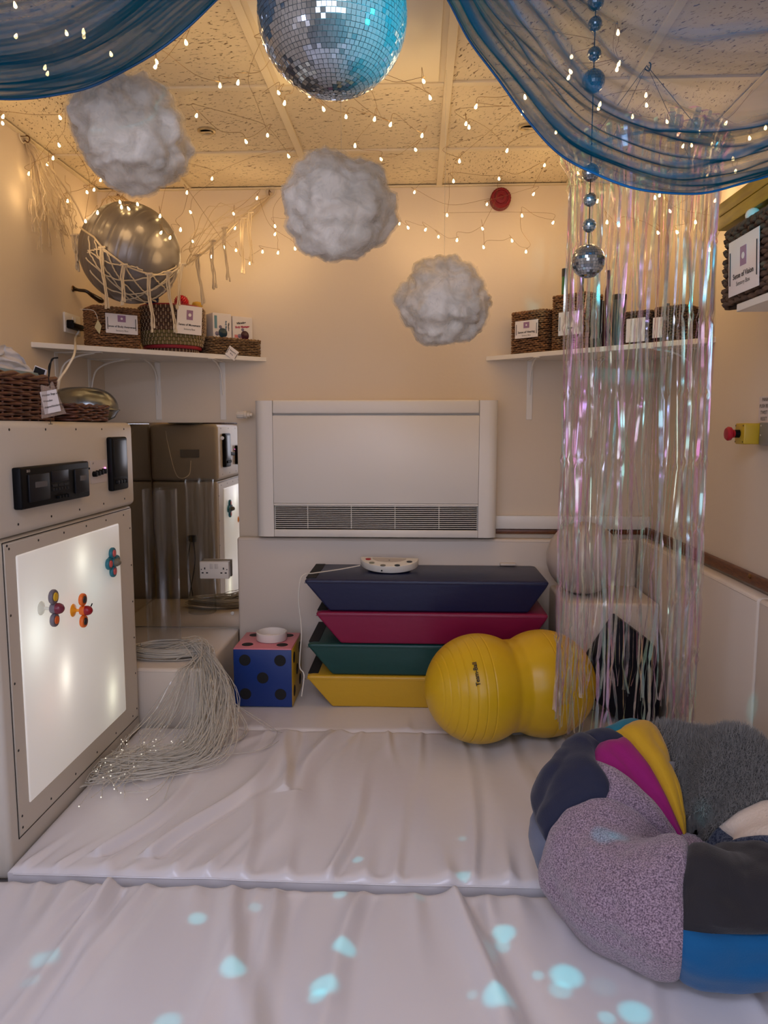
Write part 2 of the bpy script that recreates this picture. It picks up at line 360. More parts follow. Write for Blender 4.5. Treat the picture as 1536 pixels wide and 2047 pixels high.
def socket(c, lab, w=.146, h=.086, d=.045):
    """double socket facing -y on the end wall"""
    o = thing('wall_socket', (c[0], c[1], c[2]-h/2), lab, 'socket')
    y = c[1]
    MB().box((c[0]-w/2, y-d, c[2]-h/2), (c[0]+w/2, y-d*.4, c[2]+h/2), .004).obj('faceplate', M_white, o)
    MB().box((c[0]-w/2+.003, y-d*.4, c[2]-h/2+.003), (c[0]+w/2-.003, y, c[2]+h/2-.003), .003).obj('back_box', M_white, o)
    for sx in (-1, 1):
        MB().box((c[0]+sx*.012-.009, y-d-.004, c[2]+.008), (c[0]+sx*.012+.009, y-d, c[2]+.034), .002).obj('switch', mat('rocker_white', (214, 206, 196), .3), o)
        m = MB(); q = c[0]+sx*.047
        m.box((q-.003, y-d-.0006, c[2]+.004), (q+.003, y-d+.001, c[2]+.014))
        for e in (-1, 1): m.box((q+e*.011-.005, y-d-.0006, c[2]-.016), (q+e*.011+.005, y-d+.001, c[2]-.010))
        m.obj('pin_hole', M_blackm, o, smooth=False)
        MB().lathe([(.003, 0), (0, .001)], (c[0]+sx*.064, y-d, c[2]+.004), R=[[1, 0, 0], [0, 0, -1], [0, 1, 0]], n=10).obj('screw', mat('screw_dark', (70, 62, 56), .4), o)
    return o
socket((-1.005, YB-.008, .588), 'white double socket mounted on the tall mirror')

# ------------------------------------------------------------------ radiator
rx0, rx1, rz0, rz1, ry = -.778, .378, .768, 1.418, 3.535
rad = thing('radiator', (-.2, YB, rz0), 'wide white fan radiator with a slatted grille on the end wall', 'radiator')
MB().box((rx0+.06, ry+.022, rz0+.01), (rx1-.06, YB, rz1-.012), .004).obj('body', M_white, rad)
for sx, a, b in ((-1, rx0, rx0+.088), (1, rx1-.088, rx1)):
    m = MB(); pr = []
    n = 10; r = .045
    xo, xi = (a, b) if sx < 0 else (b, a)
    pr.append((xi, YB)); pr.append((xi, ry))
    for k in range(n+1):
        t = k/n*PI/2; pr.append((xo-sx*r+sx*r*math.sin(t), ry+r-r*math.cos(t)))
    pr.append((xo, YB))
    m.prism(pr, rz1-rz0, o=(0, 0, rz0), X=(1, 0, 0), Y=(0, 1, 0), D=(0, 0, 1)); m.obj('side_panel', M_white, rad, sharp=50)
MB().box((rx0+.089, ry-.002, rz0+.162), (rx1-.089, ry+.01, rz1-.07), .003).obj('front_panel', M_white, rad)
MB().box((rx0+.089, ry-.004, rz1-.062), (rx1-.089, ry+.05, rz1+.002), .008, seg=3).obj('top_rail', M_white, rad)
MB().box((rx0+.089, ry-.002, rz0), (rx1-.089, ry+.01, rz0+.036), .003).obj('bottom_rail', M_white, rad)
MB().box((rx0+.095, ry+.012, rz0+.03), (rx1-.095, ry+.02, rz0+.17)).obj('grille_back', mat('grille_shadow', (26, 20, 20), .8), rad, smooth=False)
MB().box((rx0+.089, ry-.001, rz0+.152), (rx1-.089, ry+.012, rz0+.161), .001).obj('grille_lip', M_white, rad)
sl = MB().box((-(rx1-rx0-.19)/2, -.005, -.0016), ((rx1-rx0-.19)/2, .005, .0016), .0005, seg=1).mesh('slat', np.zeros(3), M_white)
for k in range(12): inst('slat', sl, rad, Matrix.Translation(((rx0+rx1)/2, ry+.006, rz0+.044+k*.0094)) @ Matrix.Rotation(math.radians(-12), 4, 'X'))
for k in range(4): MB().box((rx0+.25+k*.21, ry+.004, rz0+.04), (rx0+.253+k*.21, ry+.010, rz0+.152)).obj('grille_post', M_white, rad, smooth=False)
vc = P(492, 829, y=3.58)
va = thing('radiator_valve', vc, 'white thermostatic valve knob beside the radiator top corner', 'valve')
Rx = [[0, 0, 1], [0, 1, 0], [-1, 0, 0]]
MB().lathe([(.0, -.045), (.014, -.045), (.016, -.04), (.016, -.008), (.019, -.006), (.019, .004), (.012, .008), (.012, .018), (.008, .02), (.008, .032), (0, .032)], vc, R=Rx, n=20).obj('thermostat_head', mat('valve_white', (224, 210, 190), .35), va)
m = MB()
for k in range(10): a = k*PI/5; m.tube([vc+np.array([-.040, .0165*math.cos(a), .0165*math.sin(a)]), vc+np.array([-.012, .0165*math.cos(a), .0165*math.sin(a)])], .0015, 4)
m.obj('grip_rib', M_white, va)
MB().tube([vc+np.array([.01, 0, 0]), vc+np.array([.01, .03, 0]), vc+np.array([.01, .07, 0])], .007, 10).obj('valve_pipe', mat('chrome', (200, 195, 190), .15, 1.0), va)

# ------------------------------------------------------------------ corner shelves
ZS = 1.63
SL0, SL1 = np.array([XL, 2.955, ZS]), np.array([-.735, YB, ZS])
SR0, SR1 = np.array([.325, YB, ZS]), np.array([XR, 2.912, ZS])
def shelf(lab, poly, br):
    o = thing('wall_shelf', (sum(p[0] for p in poly)/len(poly), sum(p[1] for p in poly)/len(poly), ZS-.02), lab, 'shelf')
    MB().prism(poly, .021, o=(0, 0, ZS-.021), X=(1, 0, 0), Y=(0, 1, 0), D=(0, 0, 1), bev=.0015, seg=1).obj('board', M_white, o)
    for (c, nrm) in br:
        c = np.array(c, float); nrm = np.array(nrm, float); sd = np.array([-nrm[1], nrm[0], 0])
        R = np.stack([sd, nrm, [0, 0, 1]], 1); m = MB()
        m.box((-.014, .0, -.28), (.014, .004, 0), .001, R=R, c=c, seg=1); m.box((-.014, 0, -.004), (.014, .20, 0), .001, R=R, c=c, seg=1)
        g = bez([c+nrm*.004+np.array([0, 0, -.16]), c+nrm*.03+np.array([0, 0, -.06]), c+nrm*.09+np.array([0, 0, -.02]), c+nrm*.17+np.array([0, 0, -.004])], 16)
        m.tube(g, .004, 6); m.obj('bracket', M_white, o)
    return o
shelf('white corner shelf carrying the baskets below the silver ball', [(XL, 2.955), (-.735, YB), (XL, YB)],
      [((P(108, 730, x=XL)[0], P(112, 730, x=XL)[1], ZS-.021), (1, 0, 0)), ((XL, P(178, 740, x=XL)[1], ZS-.021), (1, 0, 0)),
       ((P(315, 730, y=YB)[0], YB, ZS-.021), (0, -1, 0)), ((P(445, 740, y=YB)[0], YB, ZS-.021), (0, -1, 0))])
shelf('white corner shelf behind the tinsel curtain', [(.325, YB), (XR, 2.912), (XR, YB)],
      [((P(1060, 740, y=YB)[0], YB, ZS-.021), (0, -1, 0)), ((.85, YB, ZS-.021), (0, -1, 0)), ((XR, 3.1, ZS-.021), (-1, 0, 0))])
us = thing('wall_shelf', (.99, 1.6, 1.6), 'white shelf under the basket with the vision label', 'shelf')
MB().box((.868, .9, 1.604), (XR, 2.125, 1.625), .0015, seg=1).obj('board', M_white, us)
MB().box((1.09, 1.98, 1.40), (1.119, 2.0, 1.604), .001).obj('bracket', M_white, us)

# ------------------------------------------------------------------ woven baskets
def weave(m, path_fn, z0, z1, rows, r, per, amp, n=4, jit=.25, perimeter=None, taper=0.0, seed=0):
    """rows of undulating strands round a closed plan curve path_fn(t)->(x,y,nx,ny); each row is one strand"""
    rr = random.Random(seed)
    N = per*2*3
    for k in range(rows):
        z = z0+(z1-z0)*(k+.5)/rows; g = 1+taper*((k+.5)/rows); ph = (k % 2)*PI; pts = []
        for i in range(N):
            t = i/N; x, y, nx, ny = path_fn(t, g); a = amp*math.sin(t*per*2*PI+ph)
            pts.append((x+nx*a, y+ny*a, z+r*.35*math.sin(t*37+k*2.1)+rr.uniform(-.1, .1)*r*jit))
        m.tube(pts, r, n, closed=True)
def rrect(c, e, n, w, d, r):
    """rounded rectangle path in the frame e (right) n (to the room); front centre of the base at c"""
    c = np.array(c[:2], float); e = np.array(e[:2], float); n = np.array(n[:2], float); ctr = c-n*d/2
    segs = []; hw, hd = w/2, d/2
    def f(t, g=1.0):
        W, D = hw*g, hd*g
        L = [2*(W-r), PI*r/2, 2*(D-r), PI*r/2]*2; tot = sum(L); s = (t % 1)*tot; x = y = nx = ny = 0
        cs = [(-W+r, D), (W-r, D-r), (W, D-r), (W-r, -D+r), (W-r, -D), (-W+r, -D+r), (-W, -D+r), (-W+r, D-r)]
        dirs = [(1, 0), None, (0, -1), None, (-1, 0), None, (0, 1), None]; nn = [(0, 1), (0, 1), (1, 0), (1, 0), (0, -1), (0, -1), (-1, 0), (-1, 0)]
        for i in range(8):
            if s <= L[i] or i == 7:
                if i % 2 == 0: x = cs[i][0]+dirs[i][0]*s; y = cs[i][1]+dirs[i][1]*s; nx, ny = nn[i]
                else:
                    a = math.atan2(nn[i][1], nn[i][0])-s/r; nx, ny = math.cos(a), math.sin(a); x = cs[i][0]+nx*r; y = cs[i][1]+ny*r
                break
            s -= L[i]
        p = ctr+e*x+n*y; q = e*nx+n*ny; return p[0], p[1], q[0], q[1]
    return f
def basket(name, c, e, n, w, d, h, lab, m_, rows, r, per, rim_r=.006, liner=True, taper=0.0, seed=1, cat='basket', group=None, nn=4):
    """c = front centre of base"""
    c = np.array(c, float); e = np.array(e, float); n = np.array(n, float)
    o = thing(name, c-n*d/2, lab, cat, group); f = rrect(c, e, n, w-.006, d-.006, .02)
    m = MB(); weave(m, f, c[2]+.003, c[2]+h-rim_r, rows, r, per, r*.9, n=nn, taper=taper, seed=seed); m.obj('woven_body', m_, o, sharp=0, kind='stuff')
    R = np.stack([e, n, [0, 0, 1]], 1)
    g = 1+taper*.3
    lw = w/2-.014; d0, d1 = -d+.013, -.013; lm = MB()
    lm.box((-lw, d0, .001), (lw, d1, .006), R=R, c=c)
    for q0, q1 in (((-lw, d0, .006), (lw, d0+.002, h-.012)), ((-lw, d1-.002, .006), (lw, d1, h-.012)), ((-lw, d0, .006), (-lw+.002, d1, h-.012)), ((lw-.002, d0, .006), (lw, d1, h-.012))): lm.box(q0, q1, R=R, c=c)
    lm.obj('liner', mat('dark_basket_inside', (58, 38, 26), .9), o, smooth=False)
    rm = MB()
    for ph in (0, PI):
        N = per*5; pts = []
        for i in range(N):
            t = i/N; x, y, nx, ny = f(t, 1+taper); a = t*per*2*PI*.6+ph; pts.append((x+nx*rim_r*.6*math.cos(a), y+ny*rim_r*.6*math.cos(a), c[2]+h-rim_r+rim_r*.6*math.sin(a)))
        rm.tube(pts, rim_r*.75, 5, closed=True)
    rm.obj('rim', m_, o, sharp=0)
    return o
M_sea = mat('seagrass', (156, 112, 72), .75, vary=(60, (100, 68, 44), .2))
M_sea2 = mat('pale_seagrass', (150, 118, 80), .75, vary=(60, (96, 68, 44), .2))
M_wick = mat('brown_wicker', (112, 66, 48), .42, vary=(40, (72, 40, 30), .2))
M_jute = mat('dark_twisted_jute', (110, 82, 62), .8, vary=(70, (70, 50, 38), .2))

def card(parent, c, X, Y, w, h, lines, icon=None, name='label_card', ties=True, bend=0.0, iw=.25):
    """laminated label; lines [(text, y, size, bold)]"""
    X = np.array(X, float); X /= np.linalg.norm(X); Y = np.array(Y, float); Y /= np.linalg.norm(Y); Z = np.cross(X, Y); c = np.array(c, float)
    R = np.stack([X, Y, Z], 1)
    cd = MB().box((-w/2, -h/2, 0), (w/2, h/2, .0012), .0, R=R, c=c).obj(name, M_paper, parent, smooth=False, label='white laminated label')
    c2 = c+Z*.0012
    for (s, y, size, bold) in lines: text(s, c2+Y*y, X, Y, size, M_ink, cd, bold=bold)
    if icon:
        ic = MB().box((-w*iw/2, icon-h*.17, 0), (w*iw/2, icon+h*.17, .0006), R=R, c=c2).obj('icon_panel', M_purple, cd, smooth=False)
        m = MB(); m.lathe([(h*.06, 0), (h*.06, .0005), (0, .0005)], c2+Y*icon+Z*.0006, R=R, n=14); m.obj('icon', M_paper, cd, smooth=False)
    if ties:
        for sx in (-1, 1):
            m = MB(); a = c2+X*sx*w*.44
            m.tube([a-Y*h*.3-Z*.004, a-Y*h*.3+Z*.001, a+Y*h*.3+Z*.001, a+Y*h*.3-Z*.004], .0012, 5); m.obj('tie', M_blackm, cd)
    return cd
eL = (SL1-SL0); LL = np.linalg.norm(eL); eL = eL/LL; nL = np.array([eL[1], -eL[0], 0])
eR = (SR1-SR0); LR = np.linalg.norm(eR); eR = eR/LR; nR = np.array([eR[1], -eR[0], 0])
UZ = np.array([0, 0, 1.0])
def sL(u, off=.01, v=690): p = PP(u, v, SL0-nL*off, nL); return float(np.dot(p-SL0, eL)), p
def sR(u, off=.01, v=690): p = PP(u, v, SR0-nR*off, nR); return float(np.dot(p-SR0, eR)), p
def atL(s, off): q = SL0+eL*s-nL*off; return np.array([q[0], q[1], ZS])
def atR(s, off): q = SR0+eR*s-nR*off; return np.array([q[0], q[1], ZS])
def zL(u, v, off): return PP(u, v, SL0-nL*off, nL)[2]
def zR(u, v, off): return PP(u, v, SR0-nR*off, nR)[2]
# basket: body awareness
a, b = sL(190, .03)[0], sL(283, .03)[0]; h = zL(240, 614, .03)-ZS
bk = basket('seagrass_basket', atL((a+b)/2, .03), eL, nL, b-a, .16, h, 'square brown seagrass basket labelled Sense of Body Awareness', M_sea, 21, .0045, 34, seed=3)
p = PP(243, 648, SL0-nL*.022, nL)
card(bk, p+nL*.003, eL, UZ, .137, .082, [('Sense of Body Awareness', -.012, .0118, .012), ('Sensory Box', -.029, .0105, .0)], icon=.022)
# hanging diamond tag on a string
tg = thing('swing_tag', PP(196, 655, SL0-nL*.0, nL), 'small diamond swing tag hanging on a string by the shelf plug', 'tag')
q = PP(196, 653, SL0+nL*.004, nL)
MB().prism([(0, .03), (.0145, .004), (.005, -.03), (-.0145, -.004)], .001, o=q, X=eL, Y=UZ, D=nL).obj('paper', mat('cream_tag', (196, 182, 140), .5), tg, smooth=False)
MB().tube(bez([PP(160, 618, SL0+nL*.01, nL), PP(185, 620, SL0+nL*.01, nL), PP(193, 630, SL0+nL*.005, nL), q+UZ*.03], 16), .0012, 5).obj('string', M_cable, tg)
# round coiled basket: movement
a, b = sL(283, .10, 640)[0], sL(418, .10, 640)[0]; cc = atL((a+b)/2-.010, .125); rb = (b-a)/2*.83
rk = thing('coiled_basket', cc, 'big round coiled basket with a red rim labelled Sense of Movement', 'basket')
hh = zL(350, 612, .03)-ZS
rows = 13
m1, m2, m3 = MB(), MB(), MB()
for k in range(rows):
    z = cc[2]+hh*(k+.5)/rows; t = (k+.5)/rows; r = rb*(.86+.20*math.sin(min(1, t*1.25)*PI*.62)) if k > 0 else rb*.80
    mm = m1 if k in (0,) else (m2 if 1 < k < 6 else m1); mm = m3 if k == 1 else mm
    N = 96; pts = [(cc[0]+r*math.cos(i*2*PI/N), cc[1]+r*math.sin(i*2*PI/N), z) for i in range(N)]
    mm.tube(pts, hh/rows*.56, 8, closed=True)
    if k != 1:
        for i in range(44):
            an = i*2*PI/44+(k % 2)*.07; ca, sa = math.cos(an), math.sin(an); q = hh/rows*.6
            mm.tube([(cc[0]+(r+q*.7)*ca, cc[1]+(r+q*.7)*sa, z-q*.8), (cc[0]+(r+q)*ca, cc[1]+(r+q)*sa, z), (cc[0]+(r+q*.7)*ca, cc[1]+(r+q*.7)*sa, z+q*.8)], .0022, 4, mi=1)
M_st = mat('pale_stitching', (176, 150, 120), .7); M_coil = mat('coil_brown', (104, 70, 48), .7, vary=(50, (70, 48, 34), .2)); M_coil2 = mat('coil_olive', (118, 102, 58), .7)
m1.obj('coil', [M_coil, M_st], rk); m2.obj('coil', [M_coil2, M_st], rk, label='olive green coils'); m3.obj('coil', mat('red_cord', (150, 34, 48), .6), rk, label='red coil')
N = 96; r = rb*1.02
MB().tube([(cc[0]+r*math.cos(i*2*PI/N), cc[1]+r*math.sin(i*2*PI/N), cc[2]+hh) for i in range(N)], .007, 8, closed=True).obj('rim', mat('red_cord'), rk)
MB().lathe([(0, .004), (rb*.84, .004), (rb*.96, hh*.6), (rb*.95, hh-.01), (0, hh-.012)], cc, n=40).obj('liner', mat('dark_basket_inside'), rk)
q = PP(379, 640, SL0+nL*.03, nL); X2 = eL*.985+nL*-.12
card(rk, q, X2, UZ*.98-np.array([0, 0, 0])+eL*.06, .125, .125, [('Sense of Movement', -.022, .0138, .012), ('Sensory Box', -.041, .0112, .0)], icon=.022, ties=False)
# spiky balls in the coiled basket
def spiky(c, r, rgb, lab):
    o = thing('spiky_ball', np.array(c)-UZ*r, lab, 'ball'); m = MB(); n = 14
    m.lathe([(max(.0001, r*math.sin(i*PI/n)), -r*math.cos(i*PI/n)) for i in range(n+1)], c, n=24); M = mat('rubber_%d_%d_%d' % rgb, rgb, .4); m.obj('ball', M, o)
    s = MB(); G = 130
    for i in range(G):
        z = 1-2*(i+.5)/G; a = i*2.399963; q = math.sqrt(1-z*z); d = np.array([q*math.cos(a), q*math.sin(a), z]); s.tube([np.array(c)+d*r*.95, np.array(c)+d*r*1.2], [.0032, .0014], 5)
    s.obj('spikes', M, o, kind='stuff')
pb = cc+UZ*hh
spiky(PP(363, 603, pb+nL*.03, nL)+UZ*-.004, .0285, (196, 18, 40), 'red spiky massage ball on the coiled basket')
spiky(PP(303, 598, pb+nL*.045, nL), .028, (22, 44, 92), 'dark blue spiky massage ball on the coiled basket')
yb_ = PP(394, 612, pb, nL)
yo = thing('yellow_toy', yb_-UZ*.02, 'yellow rounded toy poking out of the coiled basket', 'toy'); MB().lathe([(.0001, -.03), (.02, -.02), (.026, 0), (.02, .016), (.0001, .022)], yb_, n=20).obj('toy_body', mat('mustard_rubber', (180, 140, 40), .5), yo)
# small tray with two boxes
a, b = sL(421, .015, 700)[0], sL(524, .015, 700)[0]; ht = zL(470, 676, .015)-ZS
tr = basket('seagrass_tray', atL((a+b)/2, .015), eL, nL, b-a, .13, ht, 'shallow pale seagrass tray holding two massager boxes', M_sea2, 9, .0042, 34, seed=5)
q = PP(464, 706, SL0+nL*.003, nL); A = math.radians(-32)
card(tr, q, eL*math.cos(A)+UZ*math.sin(A), -eL*math.sin(A)+UZ*math.cos(A), .055, .048, [('Sensory', .008, .011, .01), ('Box', -.006, .011, 0)], name='tilted_label')
def mbox(u0, u1, vt, off, depth, lab, side, ball_rgb, ink_rgb, rot=0):
    a, b = sL(u0, off, 655)[0], sL(u1, off, 655)[0]; w = b-a; z0 = ZS+.008; h = zL((u0+u1)/2, vt, off)-z0
    c = atL((a+b)/2, off); c[2] = z0; ca, sa = math.cos(rot), math.sin(rot); e = eL*ca+nL*sa; n = -eL*sa+nL*ca; R = np.stack([e, n, UZ], 1)
    o = thing('massager_box', c-n*depth/2, lab, 'box', 'massager boxes on the shallow tray')
    MB().box((-w/2, -depth, 0), (w/2, 0, h), .001, R=R, c=c, seg=1).obj('carton', mat('white_carton', (222, 212, 204), .5), o, smooth=False)
    MB().box((-w/2+.002, -depth+.002, h), (w/2-.002, -.001, h+.0015), R=R, c=c).obj('lid_flap', mat('white_carton'), o, smooth=False)
    Mi = mat('ink_%d' % ink_rgb[0], ink_rgb, .5); q = c+n*.0006
    if not side:
        text('Vibrating', q+e*-.008+UZ*h*.84, e*.98+UZ*.17, UZ, .0135, M_ink, o, bold=.02); text('Body Massager', q+e*-.002+UZ*h*.74, e*.98+UZ*.12, UZ, .0125, Mi, o, bold=.03)
    else:
        text('Vibrating', q+e*w*.34+UZ*h*.68, -UZ, e, .0105, M_ink, o, bold=.02); text('Body Massager', q+e*w*.20+UZ*h*.66, -UZ, e, .0100, Mi, o, bold=.03)
    Mb = mat('ball_print_%d' % ball_rgb[0], ball_rgb, .25); R2 = np.stack([e, UZ, n], 1)
    h2 = h; h = h*.62; bx, bz = (.10*w, h2*.38+h*.22) if not side else (.02*w, h2*.38+h*.22)
    for (dx, dz, rr_, M) in ((bx, bz, h*.2, Mb), (bx-h*.26, bz-.004, h*.09, mat('foot_print', (120, 112, 130), .4)), (bx-h*.1, bz+h*.24, h*.07, mat('foot_print')), (bx+h*.1, bz-h*.21, h*.08, mat('foot_print2', (196, 110, 120), .4) if not side else mat('foot_print'))):
        MB().lathe([(rr_, 0), (rr_*.8, .002), (0, .003)], q+e*dx+UZ*dz, R=R2, n=22).obj('ball_picture', M, o)
    if not side: MB().box((-w*.42, -.0, h2*.44), (-w*.05, .0008, h2*.52), R=R, c=c).obj('print_block', mat('pink_print', (205, 120, 118), .5), o, smooth=False)
    else: MB().box((-w*.42, 0, h2*.62), (-w*.28, .0008, h2*.94), R=R, c=c).obj('print_block', mat('teal_print', (96, 136, 146), .5), o, smooth=False)
    return o
mbox(426, 463, 627, .034, .07, 'white massager box with a teal ball picture and sideways lettering', True, (24, 52, 66), (48, 96, 120))
mbox(465.5, 505, 634, .034, .07, 'white massager box with a dark red ball picture', False, (60, 14, 34), (170, 24, 70))
# ------------------------------------------------------------------ things on the far corner shelf
a, b = sR(1021, .02, 660)[0], sR(1091, .02, 660)[0]; h = zR(1058, 621, .02)-ZS
hb = basket('seagrass_basket', atR((a+b)/2, .02), eR, nR, b-a, .13, h, 'brown seagrass basket labelled Sense of Hearing', M_sea, 20, .0045, 30, seed=7)
q = PP(1054, 658, SR0-nR*.012, nR)
card(hb, q+nR*.004, eR, UZ, .125, .078, [('Sense of Hearing', -.013, .0135, .012), ('Sensory Box', -.028, .0095, .0)], icon=.018)
a, b = sR(1102, .03, 660)[0], sR(1175, .03, 660)[0]; h = zR(1120, 590, .03)-ZS
sb = basket('seagrass_basket', atR((a+b)/2, .03), eR, nR, b-a, .14, h, 'taller seagrass basket beside the hearing basket, half behind the tinsel curtain', M_sea, 27, .0045, 32, seed=8)
q = PP(1142, 646, SR0-nR*.022, nR)
card(sb, q+nR*.004, eR, UZ, .12, .10, [('Sense', -.02, .013, .012)], ties=True)
def tall(name, u0, u1, vt, off, rgb, lab, cat, kind='bottle', base=None):
    a, b = sR(u0, off, 650)[0], sR(u1, off, 650)[0]; r = (b-a)/2; z0 = ZS if base is None else base; h = zR((u0+u1)/2, vt, off)-z0; c = atR((a+b)/2, off+r); c[2] = z0
    o = thing(name, c, lab, cat)
    M = mat('%s_skin_%d_%d_%d' % ((name,)+rgb), rgb, .35)
    if kind == 'bottle':
        MB().lathe([(0, 0), (r*.95, 0), (r, .01), (r, h*.62), (r*.8, h*.75), (r*.4, h*.84), (r*.38, h*.9)], c, n=24).obj('bottle_body', M, o)
        MB().lathe([(0, h*.88), (r*.45, h*.88), (r*.45, h), (0, h)], c, n=20).obj('cap', M_black, o)
    elif kind == 'tube':
        MB().lathe([(0, 0), (r, 0), (r, h*.93), (r*.9, h), (0, h)], c, n=24).obj('tube_body', M, o); MB().lathe([(r*1.06, h*.9), (r*1.06, h), (0, h*1.004)], c, n=24).obj('cap', mat('dark_cap', (30, 34, 40), .4), o)
    else:
        R = np.stack([eR, nR, UZ], 1)
        MB().box((-r, -.1, 0), (r, 0, h), .004, R=R, c=c+nR*r).obj('carton', M, o); MB().box((-r*.8, -.0002, h*.2), (r*.8, .001, h*.8), R=R, c=c+nR*r).obj('front_print', mat('grey_print', (110, 112, 120), .4), o, smooth=False)
    return o
tall('green_tube', 1119, 1129, 537, .07, (30, 104, 52), 'slim green tube standing inside the taller seagrass basket', 'tube', 'tube', base=ZS+.008)
tall('black_bottle', 1150, 1164, 548, .11, (20, 20, 24), 'black bottle standing behind the mirror ball garland, in the taller basket', 'bottle', base=ZS+.008)
tall('maroon_bottle', 1204, 1217, 540, .04, (74, 20, 44), 'maroon bottle on the shelf behind the tinsel curtain', 'bottle')
tall('grey_canister', 1219, 1243, 588, .04, (62, 78, 86), 'blue grey canister on the shelf behind the tinsel curtain', 'canister', 'tube')
tall('black_speaker_box', 1180, 1199, 600, .03, (40, 42, 46), 'small dark carton on the shelf behind the tinsel curtain', 'box', 'box')
a, b = sR(1245, .03, 650)[0], sR(1300, .03, 650)[0]; h = zR(1270, 622, .03)-ZS
tb = basket('seagrass_basket', atR((a+b)/2, .03), eR, nR, b-a, .14, h, 'dark seagrass basket with a cream notice behind the tinsel curtain', M_jute, 16, .0045, 28, seed=9)
q = PP(1272, 660, SR0-nR*.02, nR); card(tb, q+nR*.004, eR, UZ, .082, .095, [], ties=False)
a, b = sR(1306, .03, 650)[0], sR(1372, .03, 650)[0]; h = zR(1335, 612, .03)-ZS
tb = basket('seagrass_basket', atR((a+b)/2, .03), eR, nR, b-a, .14, h, 'dark seagrass basket nearest the side wall on the far corner shelf', M_jute, 18, .0045, 30, seed=10)
q = PP(1316, 655, SR0-nR*.02, nR); card(tb, q+nR*.004, eR, UZ, .04, .08, [], ties=False)
tall('navy_bottle', 1325, 1338, 606, .05, (26, 26, 48), 'navy bottle poking up from the basket nearest the side wall', 'bottle', base=ZS+.008)

# ------------------------------------------------------------------ vision basket, yellow beam, panic button
vb = basket('jute_basket', (.874, 1.99, 1.626), (0, -1, 0), (-1, 0, 0), .50, .235, .215, 'large dark twisted jute basket labelled Sense of Vision', M_jute, 15, .0075, 34, rim_r=.010, seed=11, nn=5)
q = P(1497, 545, x=.862); X = np.array([0, -1, 0.0])
card(vb, (.860, 2.075, 1.722), X, UZ*.98+X*-.10, .185, .150, [('Sense of Vision', -.026, .0205, .012), ('Sensory Box', -.047, .0165, .0)], icon=.022, iw=.2)
yb2 = thing('yellow_beam', (.93, 1.95, 1.86), 'yellow painted wooden beam lying over the vision basket', 'beam')
M_ye = mat('yellow_painted_wood', (186, 160, 28), .5, vary=(8, (150, 124, 26), .2), stretch=(6, 1, 6))
MB().box((.885, 1.5, 1.868), (.965, 2.33, 1.906), .003).obj('plank', M_ye, yb2); MB().box((.885, 1.5, 1.907), (.965, 2.33, 1.945), .003).obj('plank', M_ye, yb2)
kb = thing('white_bead', (.9, 2.08, 1.84), 'white wooden bead under the yellow beam', 'bead'); r = .019
MB().lathe([(max(.0001, r*math.sin(i*PI/10)), -r*math.cos(i*PI/10)) for i in range(11)], (.888, 2.10, 1.852), n=20).obj('bead', M_white, kb)
eb = thing('emergency_button', (1.09, 2.42, 1.24), 'yellow emergency box with a red mushroom push button on the side wall', 'push button')
c = P(1497, 867, x=1.075); Rn = [[0, 0, -1], [0, 1, 0], [1, 0, 0]]
MB().box((1.045, c[1]-.036, c[2]-.034), (1.119, c[1]+.036, c[2]+.034), .006).obj('box_body', mat('safety_yellow', (196, 160, 40), .4), eb)
MB().lathe([(.013, .0), (.013, .018)], (1.045, c[1], c[2]), R=Rn, n=20).obj('collar', M_black, eb)
MB().lathe([(.013, .016), (.014, .022), (.022, .028), (.023, .036), (.018, .042), (0, .044)], (1.045, c[1], c[2]), R=Rn, n=28).obj('mushroom_head', mat('red_plastic', (176, 20, 40), .35), eb)
for (dy, dz) in ((.028, -.026), (-.028, -.026), (.028, .026), (-.028, .026)): MB().lathe([(.003, 0), (0, .001)], (1.045, c[1]+dy, c[2]+dz), R=Rn, n=10).obj('screw', M_blackm, eb)
gb = thing('switch_box', (1.1, 2.3, 1.2), 'grey steel switch box beside the emergency button', 'switch box')
MB().box((1.09, c[1]-.165, c[2]-.036), (1.119, c[1]-.04, c[2]+.036), .004).obj('box_body', mat('grey_steel', (136, 132, 128), .4, .2), gb)
for dz in (.026, -.004): MB().lathe([(.003, 0), (0, .001)], (1.09, c[1]-.052, c[2]+dz), R=Rn, n=10).obj('screw', M_white, gb)
pz = P(1519, 819, x=1.119)
sg = thing('wall_sign', (1.119, pz[1], pz[2]-.04), 'white panic button notice on the side wall above the emergency box', 'sign')
MB().box((1.117, pz[1]-.17, pz[2]-.042), (1.1195, pz[1]+.0, pz[2]+.042), .0).obj('plate', mat('notice_white', (214, 200, 192), .5), sg, smooth=False)
for k, (s, dx) in enumerate((('PANIC BUTTON', .018), ('PUSH BUTTON', .002), ('TWIST TO', .010), ('RESET', .014))):
    text(s, (1.1168, pz[1]-.004-dx, pz[2]+.031-k*.0205), (0, -1, 0), (0, 0, 1), .0165, M_ink, sg, align='LEFT')

